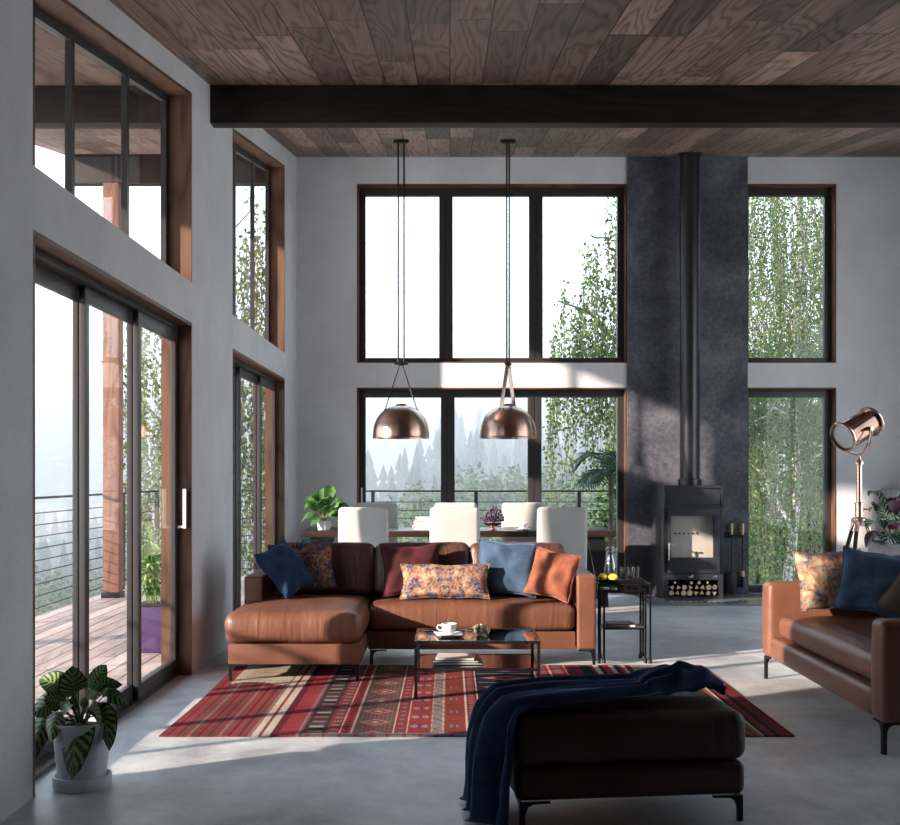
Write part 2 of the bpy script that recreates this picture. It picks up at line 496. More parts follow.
    MT['pat_lumbar'] = m_patterned('lumbar_print', (0.50,0.37,0.26), 66, 0.9, share=0.47, fields=((0.03,0.055,0.13),(0.30,0.10,0.055),(0.40,0.22,0.13)))
    MT['pat_light'] = m_patterned('cream_print', (0.46,0.36,0.235), 60, 0.95, fields=((0.06,0.085,0.14),(0.32,0.105,0.05),(0.38,0.20,0.11)))
    # linen covers
    t = NT('cream_linen'); v = t.obj()
    w = t.noise(t.mapv(v, (1,1,1)), 260, 2); f = t.noise(v, 3, 3)
    c = t.ramp(t.math('MULTIPLY_ADD', w, 0.6, t.math('MULTIPLY', f, 0.4)), [(0.3, (0.47,0.455,0.43)), (0.7, (0.60,0.585,0.555))])
    p = t.bsdf(c, 0.95, 0.0, t.bump(w, 0.35, 0.002), 0.1); MT['linen'] = t.m
    t = NT('brushed_copper'); f = t.noise(t.mapv(t.obj(), (1,1,30)), 4.0, 3)
    c = t.ramp(f, [(0.3, (0.46,0.30,0.235)), (0.7, (0.60,0.41,0.33))])
    tg = t.n('Tangent', direction_type='RADIAL', axis='Z'); p = t.bsdf(c, 0.30, 1.0); p.inputs['Anisotropic'].default_value = 0.7; p.inputs['Anisotropic Rotation'].default_value = 0.25; t.l(tg.outputs[0], p.inputs['Tangent']); MT['copper'] = t.m
    MT['chrome'] = m_plain('satin_nickel', (0.62,0.58,0.55), 0.22, 1.0, 0.05, 6, 0.0)
    MT['rose'] = m_plain('rose_metal', (0.66,0.47,0.39), 0.2, 1.0, 0.06, 6, 0.0)
    MT['lamp_shell'] = m_plain('dark_copper', (0.34,0.19,0.14), 0.16, 1.0, 0.05, 5, 0.0)
    MT['lens'] = m_plain('lamp_lens', (0.62,0.66,0.68), 0.18, 0.0, 0.04, 20, 0.1, 120)
    MT['white'] = m_plain('white_ceramic', (0.80,0.80,0.80), 0.3, 0, 0.03, 6, 0.02)
    MT['pot_white'] = m_plain('pale_pot', (0.62,0.63,0.66), 0.5, 0, 0.04, 6, 0.05)
    MT['soil'] = m_plain('soil', (0.025,0.017,0.012), 0.95, 0, 0.4, 40, 0.8, 60)
    MT['paper'] = m_plain('paper', (0.74,0.70,0.66), 0.85, 0, 0.08, 60, 0.2, 200)
    MT['cover_dark'] = m_plain('dark_cover', (0.05,0.045,0.045), 0.35, 0, 0.1, 10, 0.02)
    MT['cover_white'] = m_plain('white_cover', (0.75,0.73,0.71), 0.3, 0, 0.05, 10, 0.02)
    MT['cover_pink'] = m_plain('pale_pink_cover', (0.66,0.55,0.53), 0.5, 0, 0.08, 10, 0.02)
    MT['cover_brown'] = m_plain('brown_cover', (0.17,0.125,0.11), 0.5, 0, 0.12, 10, 0.02)
    MT['lemon'] = m_plain('lemon_peel', (0.86,0.66,0.05), 0.45, 0, 0.08, 20, 0.3, 140)
    MT['grape'] = m_plain('grape_skin', (0.045,0.014,0.05), 0.25, 0, 0.6, 14, 0.05)
    MT['nut'] = m_plain('sugar_lump', (0.66,0.50,0.34), 0.7, 0, 0.3, 30, 0.5, 90)
    MT['purple'] = m_plain('purple_plastic', (0.055,0.022,0.085), 0.4, 0, 0.05, 6, 0.03)
    MT['teal'] = m_plain('teal_glaze', (0.03,0.30,0.40), 0.4, 0, 0.15, 6, 0.05)
    MT['concrete'] = m_plain('planter_concrete', (0.30,0.30,0.31), 0.8, 0, 0.2, 9, 0.3, 60)
    MT['dark_glass'] = m_glass('smoked_glass', (0.22,0.17,0.15), 0.12, 1.5, 0.01)
    MT['hearth'] = m_plain('hearth_glass', (0.24,0.245,0.26), 0.06, 0, 0.05, 4, 0.0, spec=0.8)
    MT['calathea'] = m_striped_leaf('calathea_leaf', (0.008,0.024,0.014), (0.20,0.31,0.09), 8.0)
    MT['calathea_pale'] = m_striped_leaf('white_striped_leaf', (0.012,0.05,0.028), (0.36,0.46,0.38), 7.0, duty=0.70)
    MT['wine_leaf'] = m_plain('wine_leaf', (0.085,0.022,0.045), 0.4, 0, 0.3, 20, 0.1)
    MT['green_leaf'] = m_leafy('house_plant_leaf', ((0.025,0.085,0.02),(0.055,0.15,0.035),(0.12,0.23,0.08)), 0.3, 0.4, 8)
    MT['stem'] = m_plain('stem', (0.12,0.16,0.06), 0.6, 0, 0.2, 20, 0.1)
    MT['birch_leaf'] = m_leafy('birch_leaf', ((0.025,0.065,0.022),(0.07,0.14,0.045),(0.17,0.24,0.07)), 0.4)
    MT['olive_leaf'] = m_leafy('olive_leaf', ((0.05,0.07,0.02),(0.13,0.16,0.05),(0.28,0.29,0.12)), 0.4)
    MT['lime_leaf'] = m_leafy('lime_leaf', ((0.10,0.15,0.02),(0.24,0.30,0.04),(0.42,0.44,0.08)), 0.4)
    MT['palm_leaf'] = m_leafy('palm_leaf', ((0.012,0.035,0.016),(0.025,0.065,0.03),(0.06,0.12,0.05)), 0.25)
    MT['bush_leaf'] = m_leafy('bush_leaf', ((0.015,0.05,0.02),(0.04,0.10,0.035),(0.10,0.18,0.06)), 0.35)
    MT['bamboo_leaf'] = m_leafy('bamboo_leaf', ((0.06,0.17,0.03),(0.17,0.33,0.08),(0.55,0.62,0.35)), 0.3)
    MT['fir'] = m_plain('fir_needles', (0.035,0.075,0.045), 0.9, 0, 0.45, 1.2, 0.0)
    MT['broadleaf'] = m_plain('far_foliage', (0.075,0.115,0.04), 0.9, 0, 0.5, 1.2, 0.0)
    MT['trunk'] = m_plain('tree_bark', (0.09,0.07,0.055), 0.9, 0, 0.4, 12, 0.5, 30)
    MT['ground'] = m_plain('hill_ground', (0.06,0.085,0.04), 0.95, 0, 0.4, 0.4, 0.2, 4)
    t = NT('birch_bark'); v = t.obj()
    f = t.noise(t.mapv(v, (3,3,14)), 2.0, 5, 0.7)
    t.bsdf(t.ramp(f, [(0.40, (0.05,0.045,0.04)), (0.5, (0.30,0.29,0.27)), (0.7, (0.46,0.45,0.43))]), 0.8, 0.0, t.bump(f, 0.3, 0.01)); MT['birch_bark'] = t.m
    # rug reads its woven pattern from the colour attribute
    t = NT('kilim'); a = t.n('Attribute'); a.attribute_name = 'weave'
    v = t.obj(); w = t.noise(t.mapv(v, (60, 260, 1)), 1.0, 2)
    k = t.ramp(w, [(0.25, 0.72), (0.75, 1.12)])
    t.bsdf(t.mix(1.0, a.outputs['Color'], k, 'MULTIPLY'), 0.95, 0.0, t.bump(w, 0.5, 0.004), 0.08); MT['rug'] = t.m
build_materials()
# ================================================================ the room
YB = 12.02; XL = -1.68; XO = -1.87; XR = 5.6; YF = -1.2
def zc(y): return 4.775 - 0.1725*(YB - y)
def struct(o): o['kind'] = 'structure'; return o

struct(MB().box(XO, XR+0.2, YF-0.2, YB+0.25, -0.12, 0.0).build('floor', MT['floor']))
b = MB(); b.prism([(-2.0, zc(-2.0)), (12.75, zc(12.75)), (12.75, zc(12.75)+0.2), (-2.0, zc(-2.0)+0.2)], 'x', -4.15, XR+0.25)
struct(b.build('ceiling', MT['ceiling']))

DY0, DY1, WY0, WY1 = 4.43, 7.16, 8.50, 11.18
def seg(b, y0, y1, z0, z1=None, top=None):
    za = z1 if z1 is not None else zc(y0)+0.06
    zb = z1 if z1 is not None else zc(y1)+0.06
    if top: za, zb = top(y0), top(y1)
    b.prism([(y0, z0 if not callable(z0) else z0(y0)), (y1, z0 if not callable(z0) else z0(y1)), (y1, zb), (y0, za)], 'x', XO, XL)
t1 = lambda y: zc(y)-0.150
t2 = lambda y: zc(y)-0.185
b = MB()
seg(b, YF-0.2, DY0, 0); seg(b, DY1, WY0, 0); seg(b, WY1, YB+0.25, 0)
seg(b, DY0, DY1, 2.29, 2.55); seg(b, DY0, DY1, t1)
seg(b, WY0, WY1, 2.28, 2.54); seg(b, WY0, WY1, t2)
struct(b.build('wall_left', MT['plaster']))
BX0, BX1, CX0, CX1, RX1 = -1.016, 1.934, 1.934, 3.246, 4.22
WT, WB, LT = 4.48, 2.525, 2.255
b = MB()
def bseg(x0, x1, z0, z1): b.box(x0, x1, YB, YB+0.25, z0, z1)
ZT = 4.815
bseg(XL, BX0, 0, ZT); bseg(BX0, BX1, LT, WB); bseg(BX0, BX1, WT, ZT); bseg(CX0, CX1, 0, ZT)
bseg(CX1, RX1, LT, WB); bseg(CX1, RX1, WT, ZT); bseg(RX1, XR+0.2, 0, ZT)
struct(b.build('wall_back', MT['plaster']))
# right wall, out of frame; its glazed opening is added to let in more daylight
b = MB()
for (ya, yb_, za, zb_) in ((YF-0.2, 4.2, 0, None), (9.9, YB, 0, None), (4.2, 9.9, 0, 0.35), (4.2, 9.9, 'h', None)):
    lo = (lambda y: 0.0) if za == 0 else (lambda y: zc(y)-0.25)
    hi = (lambda y: zb_) if zb_ else (lambda y: zc(y)+0.05)
    b.prism([(ya, lo(ya)), (yb_, lo(yb_)), (yb_, hi(yb_)), (ya, hi(ya))], 'x', XR, XR+0.2)
struct(b.build('wall_right', MT['plaster']))
struct(MB().box(XL, XR, YF-0.2, YF, 0, zc(YF)+0.02).build('wall_front', MT['dark_plaster']))
struct(MB().box(CX0, CX1, YB-0.03, YB, 0, zc(YB-0.03)).build('wall_chimney', MT['slate']))
# beam across the room, carried on under the porch roof
struct(MB().box(XL, XR, 7.70, 7.82, 3.765, zc(7.7)+0.01, 0.006).build('ceiling_beam', MT['beam']))

# --- timber linings of the openings
def lining_left(name, y0, y1, z0, top):
    b = MB(); e = 0.022
    b.prism([(y0, z0), (y0+e, z0), (y0+e, top(y0+e)), (y0, top(y0))], 'x', XO-0.004, XL+0.0008)
    b.prism([(y1-e, z0), (y1, z0), (y1, top(y1)), (y1-e, top(y1-e))], 'x', XO-0.004, XL+0.0008)
    r = struct_root(name)
    b.build('jamb', MT['trim'], r)
    b = MB(); b.prism([(y0+e, top(y0+e)-e), (y1-e, top(y1-e)-e), (y1-e, top(y1-e)), (y0+e, top(y0+e))], 'x', XO-0.004, XL+0.0008)
    b.build('head_board', MT['trim_h'], r)
lining_left('trim_1', DY0, DY1, 2.55, t1)
lining_left('trim_2', DY0, DY1, 0.0, lambda y: 2.29)
lining_left('trim_3', WY0, WY1, 2.54, t2)
lining_left('trim_4', WY0, WY1, 0.0, lambda y: 2.28)
def lining_back(name, x0, x1, z0, z1, left=True):
    r = struct_root(name); e = 0.016; b = MB()
    if left: b.box(x0, x0+e, YB-0.003, YB+0.24, z0, z1)
    b.box(x1-e, x1, YB-0.003, YB+0.24, z0, z1)
    b.build('jamb', MT['trim'], r)
    b = MB(); b.box(x0+(e if left else 0), x1-e, YB-0.003, YB+0.24, z1-e, z1)
    if z0 > 0.1: b.box(x0+(e if left else 0), x1-e, YB-0.003, YB+0.24, z0, z0+0.012)
    b.build('head_board', MT['trim_x'], r)
lining_back('trim_5', BX0, BX1, WB, WT); lining_back('trim_6', BX0, BX1, 0, LT)
lining_back('trim_7', CX1, RX1, WB, WT); lining_back('trim_8', CX1, RX1, 0, LT)

# --- upper side windows (sloped heads)
def side_window(name, y0, y1, z0, top, mull):
    r = struct_root(name); e = 0.022; xa, xb = -1.866, -1.832; fw = 0.045
    y0 += e; y1 -= e; tp = lambda y: top(y)-e
    b = MB()
    b.box(xa, xb, y0, y1, z0, z0+fw)
    b.prism([(y0, z0+fw), (y0+fw, z0+fw), (y0+fw, tp(y0+fw)), (y0, tp(y0))], 'x', xa, xb)
    b.prism([(y1-fw, z0+fw), (y1, z0+fw), (y1, tp(y1)), (y1-fw, tp(y1-fw))], 'x', xa, xb)
    b.prism([(y0+fw, tp(y0+fw)-fw), (y1-fw, tp(y1-fw)-fw), (y1-fw, tp(y1-fw)), (y0+fw, tp(y0+fw))], 'x', xa, xb)
    b.build('frame', MT['frame'], r)
    edges = [y0+fw]
    for m in mull:
        b = MB(); b.prism([(m-0.022, z0+fw), (m+0.022, z0+fw), (m+0.022, tp(m)-fw), (m-0.022, tp(m)-fw)], 'x', xa, xb)
        b.build('mullion', MT['frame'], r); edges += [m-0.022, m+0.022]
    edges.append(y1-fw)
    for a, c in zip(edges[::2], edges[1::2]):
        b = MB(); b.prism([(a, z0+fw), (c, z0+fw), (c, tp(c)-fw), (a, tp(a)-fw)], 'x', -1.853, -1.846)
        b.build('pane', MT['glass'], r)
side_window('window_1', DY0, DY1, 2.55, t1, (5.35, 6.26))
side_window('window_2', WY0, WY1, 2.54, t2, (9.39, 10.29))

# --- sliding glass doors in the side wall: three stepped panels
def slider(name, y0, y1, ztop, cuts, handle):
    r = struct_root(name); e = 0.022; y0 += e; y1 -= e; ztop -= e
    b = MB(); b.box(-1.868, -1.762, y0, y1, 0.0, 0.022); b.box(-1.868, -1.762, y0, y1, ztop-0.03, ztop)
    b.build('track', MT['frame'], r)
    xs = ((-1.867, -1.839), (-1.834, -1.804), (-1.799, -1.767))
    for i, (a, c) in enumerate(cuts):
        xa, xb = xs[i]; st = 0.062; zb, zt = 0.024, ztop-0.032
        b = MB(); b.box(xa, xb, a, c, zb, zb+0.085, 0.003); b.box(xa, xb, a, c, zt-0.075, zt, 0.003)
        b.box(xa, xb, a, a+st, zb+0.085, zt-0.075, 0.003); b.box(xa, xb, c-st, c, zb+0.085, zt-0.075, 0.003)
        p = b.build('door_panel', MT['frame'], r)
        xm = (xa+xb)/2
        MB().box(xm-0.004, xm+0.004, a+st, c-st, zb+0.085, zt-0.075).build('pane', MT['glass'], p)
        if i == 2 and handle:
            h = MB(); yy = c-0.035
            h.box(-1.767, -1.759, yy-0.016, yy+0.016, 0.86, 1.06, 0.003)
            k = h.build('lock_plate', MT['black'], p)
            h = MB(); h.tube([(-1.759, yy, 0.965), (-1.715, yy, 0.965)], 0.009, 10)
            h.box(-1.724, -1.703, yy-0.010, yy+0.010, 0.955, 1.21, 0.004)
            h.build('door_handle', MT['white'], p)
slider('door_1', DY0, DY1, 2.29, ((4.452, 5.50), (5.44, 6.30), (6.24, 7.138)), True)
slider('door_2', WY0, WY1, 2.28, ((8.522, 9.50), (9.44, 10.32), (10.26, 11.158)), False)

# --- windows in the back wall
def back_window(name, x0, x1, z0, z1, mull, left=0.016, handle=False, bottom=0.055, lw=0.068):
    r = struct_root(name); ya, yb = YB+0.115, YB+0.185
    x0 += left; x1 -= 0.016; z1 -= 0.016
    if z0 > 0.1: z0 += 0.012
    fw = 0.072
    b = MB(); b.box(x0, x1, ya, yb, z0, z0+bottom, 0.003); b.box(x0, x1, ya, yb, z1-fw-0.01, z1, 0.003)
    b.box(x0, x0+lw, ya, yb, z0+bottom, z1-fw-0.01, 0.003); b.box(x1-fw, x1, ya, yb, z0+bottom, z1-fw-0.01, 0.003)
    b.build('frame', MT['frame'], r)
    ed = [x0+lw]
    for m in mull:
        b = MB(); b.box(m-0.076, m-0.003, ya, yb, z0+bottom, z1-fw-0.01, 0.003); b.box(m+0.003, m+0.076, ya, yb, z0+bottom, z1-fw-0.01, 0.003)
        b.box(m-0.003, m+0.003, ya+0.01, yb, z0+bottom, z1-fw-0.01)
        b.build('mullion', MT['frame'], r); ed += [m-0.076, m+0.076]
    ed.append(x1-fw)
    for a, c in zip(ed[::2], ed[1::2]):
        MB().box(a, c, ya+0.03, ya+0.038, z0+bottom, z1-fw-0.01).build('pane', MT['glass'], r)
    if handle:
        h = MB(); h.box(x0+0.022, x0+0.040, ya-0.055, ya-0.040, 0.92, 1.16, 0.004); h.box(x0+0.024, x0+0.038, ya-0.045, ya, 0.93, 0.945); h.box(x0+0.024, x0+0.038, ya-0.045, ya, 1.13, 1.145)
        h.build('door_handle', MT['white'], r)
back_window('window_3', BX0, BX1, WB, WT, (-0.045, 0.948))
back_window('window_4', BX0, BX1, 0, LT, (-0.025, 0.935), handle=True, bottom=0.085)
back_window('window_5', CX1, RX1, WB, WT, (), left=0.0, lw=0.034)
back_window('window_6', CX1, RX1, 0, LT, (), left=0.0, lw=0.034, bottom=0.085)

r = struct_root('added_window'); top = lambda y: zc(y)-0.25  # unseen window added to brighten the room
b = MB()
for y in (4.2, 6.08, 7.96, 9.84):
    b.prism([(y,0.41),(y+0.06,0.41),(y+0.06,top(y+0.06)-0.061),(y,top(y)-0.061)], 'x', XR+0.05, XR+0.11)
b.box(XR+0.05, XR+0.11, 4.2, 9.9, 0.351, 0.409); b.prism([(4.2,top(4.2)-0.06),(9.9,top(9.9)-0.06),(9.9,top(9.9)),(4.2,top(4.2))], 'x', XR+0.05, XR+0.11)
b.build('frame', MT['frame'], r)
for a in (4.26, 6.14, 8.02):
    b = MB(); b.prism([(a,0.41),(a+1.82,0.41),(a+1.82,top(a+1.82)-0.062),(a,top(a)-0.062)], 'x', XR+0.075, XR+0.083); b.build('pane', MT['glass'], r)

# ================================================================ outside: deck, porch, railing
b = MB(); b.box(-3.85, XO-0.004, -2.0, 14.35, -0.09, -0.012); b.box(XO-0.004, 3.1, YB+0.26, 14.35, -0.09, -0.012)
struct(b.build('floor_deck', MT['deck']))
b = MB(); b.box(-4.10, XO-0.002, 7.70, 7.84, 3.765, zc(7.7)-0.002, 0.006); struct(b.build('porch_beam', MT['beam']))
b = MB(); b.box(-4.10, XO-0.002, 11.74, 11.90, 4.42, zc(11.74)-0.002, 0.006); struct(b.build('porch_beam', MT['beam']))
def post(x, y, z, label):
    t = thing('porch_post', label, 'post', (x, y, -0.012), group=None)
    MB().box(-0.085, 0.085, -0.085, 0.085, 0.005, z+0.011, 0.006).build('shaft', MT['post'], t)
    MB().box(-0.10, 0.10, -0.10, 0.10, 0.0, 0.06, 0.004).build('foot_plate', MT['black'], t)
post(-3.62, 11.82, 4.418, 'reddish timber porch post at the far corner of the deck')
post(-3.62, 8.40, zc(8.31)-0.003, 'added porch post, out of view, shading the edge of the chimney wall')  # extra post, out of view, added for its shadow on the chimney wall

def railing(name, label, p0, p1, nposts, ends=(True, True)):
    p0, p1 = Vector(p0), Vector(p1); d = (p1-p0).normalized(); L = (p1-p0).length
    t = thing(name, label, 'railing', tuple(p0))
    zt = 1.115
    q = Matrix.Rotation(math.atan2(d.y, d.x), 4, 'Z')
    MB().box(-0.03, L+0.03, -0.028, 0.028, zt-0.022, zt, 0.004, mat=q).build('top_rail', MT['black'], t)
    for i in range(nposts):
        f = i/(nposts-1)*L
        MB().box(f-0.022, f+0.022, -0.022, 0.022, 0.0, zt-0.023, mat=q).build('post', MT['black'], t)
    for k in range(9):
        z = 0.10 + k*0.108
        MB().tube([q @ Vector((0,0,z)), q @ Vector((L,0,z))], 0.0055, 6).build('cable', MT['black'], t)
railing('deck_railing', 'black cable railing along the outer edge of the deck beside the sliding doors', (-3.76, 1.0, -0.012), (-3.76, 14.10, -0.012), 10)
railing('deck_railing', 'black cable railing across the deck behind the dining table windows', (-3.66, 14.22, -0.012), (3.0, 14.22, -0.012), 6)

# purple planter with bamboo-like plant on the deck
t = thing('potted_bamboo', 'leafy bright green plant in a purple planter outside the sliding door', 'plant', (-2.19, 8.25, -0.012))
b = MB(); b.prism([(-0.155,-0.155),(0.155,-0.155),(0.155,0.155),(-0.155,0.155)], 'z', 0, 0.34, 0.015)
b.build('planter', MT['purple'], t)
MB().box(-0.138, 0.138, -0.138, 0.138, 0.341, 0.352).build('soil', MT['soil'], t)
b = MB(); rs = random.Random(3); s2 = MB()
for k in range(16):
    a = rs.uniform(0, 2*PI); R = rs.uniform(0.02, 0.10); x, y = R*math.cos(a), R*math.sin(a)
    h = rs.uniform(0.3, 0.62); tx, ty = x*2.2, y*1.6
    s2.tube([(x, y, 0.35), ((x+tx)/2, (y+ty)/2, 0.35+h*0.6), (tx, ty, 0.35+h)], 0.005, 5)
    for q in range(26):
        f = rs.uniform(0.12, 1.0); px, py, pz = x+(tx-x)*f, y+(ty-y)*f, 0.35+h*f
        a2 = rs.uniform(0, 2*PI); ln = rs.uniform(0.09, 0.17)
        dx, dy = math.cos(a2)*ln, math.sin(a2)*ln*0.8
        if px+dx > 0.20: dx = -abs(dx)
        b.leaf((px,py,pz), (px+dx*0.5,py+dy*0.5,pz+rs.uniform(0.01,0.06)), (px+dx,py+dy,pz-rs.uniform(-0.03,0.08)), 0.022, 4, m=2)
b.build('foliage', MT['bamboo_leaf'], t); s2.build('stems', MT['stem'], t)

# ================================================================ outside: trees
def hill(x, y):
    base = -3.4 - 6.6*min(1, max(0, (y-15)/24))
    left = -5.0*min(1, max(0, (-x-6)/18))
    far = 6.0*min(1, max(0, (y-62)/60))
    return base + left + far + 0.5*noise.noise(Vector((x*0.08, y*0.08, 0)))
b = MB(); b.grid(lambda u, v: (-90+u*180, 14.6+v*150, hill(-90+u*180, 14.6+v*150)), 60, 60)
struct(b.build('hills', MT['ground']))

def leafquad(b, p, s, rs, droop=0.0):
    a = rs.uniform(0, 2*PI); el = rs.uniform(-0.9, 0.5) - droop
    d = Vector((math.cos(a)*math.cos(el), math.sin(a)*math.cos(el), math.sin(el)))
    w = d.cross(Vector((rs.uniform(-1,1), rs.uniform(-1,1), rs.uniform(-1,1)))).normalized()
    p = Vector(p); k = d.cross(w)*s*0.12
    vs = [b.bm.verts.new(q) for q in (p, p+d*s*0.45+w*s*0.32+k, p+d*s, p+d*s*0.45-w*s*0.32+k)]
    b.bm.faces.new((vs[0], vs[1], vs[2])); b.bm.faces.new((vs[0], vs[2], vs[3]))
def strand(b, x, y, ztop, L, rs, size=0.055, gap=0.05, sway=0.12, tw=None):
    n = int(L/gap); ph = rs.uniform(0, 6); ax, ay = rs.uniform(-sway, sway), rs.uniform(-sway, sway)
    pts = []
    for i in range(n):
        f = i/max(1, n-1)
        p = (x + ax*f*f + 0.03*math.sin(ph+f*7), y + ay*f*f + 0.03*math.cos(ph+f*6), ztop - L*f)
        if i % 8 == 0: pts.append(p)
        leafquad(b, (p[0]+rs.uniform(-.045,.045), p[1]+rs.uniform(-.045,.045), p[2]+rs.uniform(-.02,.02)), size*rs.uniform(0.7, 1.25), rs, 0.5)
    if tw is not None and len(pts) > 1: tw.tube(pts, 0.004, 3, cap=False)
def limb(b, p, q, r0, r1, rs, sag=0.2, n=7):
    p, q = Vector(p), Vector(q); pts = []
    for i in range(n+1):
        f = i/n
        w = Vector((rs.uniform(-1,1), rs.uniform(-1,1), rs.uniform(-1,1)))*0.05*(q-p).length*math.sin(PI*f)
        pts.append(p.lerp(q, f) + Vector((0,0,sag*math.sin(PI*f)))+w)
    b.tube(pts, [r0+(r1-r0)*i/n for i in range(n+1)], 7)
    return pts

def weeping(name, label, base, strands, mat, trunkmat, trunk, limbs, seed, size=0.055, gap=0.05):
    """trunk and limbs in world offsets from base; strands: list of (x, y, ztop, length)"""
    rs = random.Random(seed); t = thing(name, label, 'tree', base)
    B = Vector(base); L = lambda p: tuple(Vector(p)-B)
    b = MB(); b.tube([L(p) for p in trunk[0]], trunk[1], 12)
    tr = b.build('trunk', trunkmat, t)
    if limbs:
        for p, q, r in limbs:
            b = MB(); limb(b, L(p), L(q), r, r*0.3, rs); b.build('branch', trunkmat, t)
    b = MB(); tw = MB()
    for (x, y, zt, ln) in strands:
        strand(b, x-B.x, y-B.y, zt-B.z, ln, rs, size, gap, 0.12, tw)
    b.build('foliage', mat, t); tw.build('twigs', MT['trunk'], t)
    return t

rs = random.Random(11)
# slim weeping tree right of the middle windows
S = []
f16 = lambda px, Y: (px-450)*Y/1100
for k in range(48):   # column by the frame
    Y = rs.uniform(16.2, 17.2); S.append((f16(rs.uniform(606, 640), Y), Y, rs.uniform(4.6, 6.6), rs.uniform(2.5, 4.5)))
for k in range(26):
    Y = rs.uniform(16.0, 17.0); S.append((f16(rs.uniform(584, 607), Y), Y, rs.uniform(3.9, 4.85), rs.uniform(0.7, 2.6)))
for k in range(64):
    Y = rs.uniform(15.8, 17.0); px = rs.uniform(551, 612); top = 3.35 + 0.75*max(0, 1-abs(px-566)/22) - 0.5*(px < 556)
    S.append((f16(px, Y), Y, top + rs.uniform(-0.3, 0.2), rs.uniform(0.9, 2.2)))
for k in range(16):
    Y = rs.uniform(15.8, 16.8); S.append((f16(rs.choice((551, 556, 569, 573, 590, 612))+rs.uniform(-3, 3), Y), Y, rs.uniform(2.7, 3.2), rs.uniform(1.6, 2.9)))
weeping('weeping_tree', 'slim weeping tree trailing leafy strands outside the middle window bank', (2.98, 17.4, -4.2), S, MT['birch_leaf'], MT['trunk'],
        ([(2.98,17.4,-4.4),(2.95,17.3,-1),(3.0,17.2,2.5),(2.9,17.0,5.0),(2.7,16.8,6.9)], [0.11,0.10,0.08,0.06,0.03]),
        [((2.95,17.1,4.2),(2.1,16.5,4.9),0.035), ((3.0,17.2,3.0),(1.6,16.4,3.9),0.035), ((3.0,17.2,2.2),(1.9,16.4,3.2),0.03), ((2.9,17.0,5.2),(2.45,16.7,6.6),0.03)], 12, 0.075)
# big birch filling the windows to the right of the stove
S = []
for k in range(640):
    Y = rs.uniform(15.6, 19.0); px = rs.uniform(742, 836)
    zt = rs.uniform(0.8, 7.2); S.append((f16(px, Y), Y, zt, rs.uniform(1.0, 3.0)))
weeping('birch_tree', 'white-barked birch with dense hanging foliage outside the windows beside the stove', (5.45, 17.2, -4.2), S, MT['birch_leaf'], MT['birch_bark'],
        ([(5.35,17.2,-4.4),(5.25,17.2,-0.8),(5.40,17.1,1.2),(5.32,17.2,2.6),(5.50,17.2,4.6),(5.45,17.2,6.4),(5.3,17.2,8.0)], [0.12,0.095,0.075,0.065,0.06,0.05,0.03]),
        [((5.3,17.1,0.4),(4.5,16.6,1.5),0.035), ((5.38,17.1,1.2),(6.2,16.6,2.0),0.035), ((5.35,17.1,2.2),(4.45,16.4,2.0),0.03), ((5.5,17.1,4.2),(4.4,16.6,3.6),0.035),
         ((5.5,17.1,4.6),(6.5,16.8,5.4),0.03), ((5.4,17.1,3.2),(4.6,16.6,3.9),0.025), ((5.35,17.1,1.8),(6.0,16.5,1.3),0.025)], 13, 0.06, 0.055)
# weeping tree beyond the deck corner on the sliding-door side
S = []
for k in range(560):
    Y = rs.uniform(15.4, 18.0); x = -(4.95 - 2.6*rs.random()**0.8)*Y/16.6
    S.append((x, Y, rs.uniform(0.3, 4.4 if x < -3.9 else 5.4), rs.uniform(0.8, 2.2)))
weeping('weeping_tree', 'olive-leaved weeping tree beyond the far deck corner, seen through the side doors', (-4.3, 17.2, -6.5), S, MT['olive_leaf'], MT['trunk'],
        ([(-4.3,17.2,-6.8),(-4.2,17.1,-2),(-4.1,17.0,1.5),(-4.2,17.0,4.4)], [0.16,0.13,0.09,0.04]),
        [((-4.2,17,0.5),(-3.0,16.4,2.0),0.04), ((-4.2,17,1.5),(-5.2,16.4,3.0),0.04), ((-4.1,17,2.4),(-3.3,16.2,3.8),0.03), ((-4.2,17,3.6),(-3.0,16.6,5.3),0.03)], 14, 0.085, 0.06)

def bush(name, label, cat, loc, blobs, mat, n, size, seed, stemr=0.05):
    rs = random.Random(seed); t = thing(name, label, cat, loc)
    b = MB()
    tot = sum(bl[3]**2 for bl in blobs)
    for (x, y, z, r) in blobs:
        for k in range(int(n*r*r/tot)):
            d = Vector((rs.gauss(0,1), rs.gauss(0,1), rs.gauss(0,1))).normalized()*r*rs.uniform(0.55, 1.05)
            leafquad(b, (x+d.x, y+d.y, z+d.z*0.95), size*rs.uniform(0.7, 1.3), rs)
    b.build('foliage', mat, t)
    s = MB(); zt = max(bl[2] for bl in blobs); top = max(blobs, key=lambda q: q[2])
    s.tube([(0,0,-0.2),(0,0,0.4*zt),(top[0],top[1],zt)], [stemr, stemr*0.8, stemr*0.4], 7)
    for (x, y, z, r) in blobs: s.tube([(0,0,max(0.1, z*0.5)),(x,y,z)], [stemr*0.5, stemr*0.2], 5)
    s.build('stem', MT['trunk'], t)
    return t
bush('leafy_tree', 'dense dark green tree filling the view behind the birch', 'tree', (6.9, 21.5, -4.6),
     [(-1.2,0,3.2,1.9),(0.8,0.3,3.6,1.9),(-0.3,0.4,5.4,1.9),(1.6,0,6.0,1.8),(-1.8,0.5,6.0,1.2),(0,0,7.6,1.3)], MT['bush_leaf'], 15000, 0.17, 21, 0.14)
bush('lime_shrub', 'yellow-green shrub growing against the railing beside the palm', 'shrub', (1.95, 15.2, -3.7),
     [(-0.1,0,3.55,0.42),(0.25,0.1,3.85,0.40),(0.05,0,3.0,0.5),(0.4,0,3.3,0.5)], MT['lime_leaf'], 2600, 0.075, 22, 0.05)
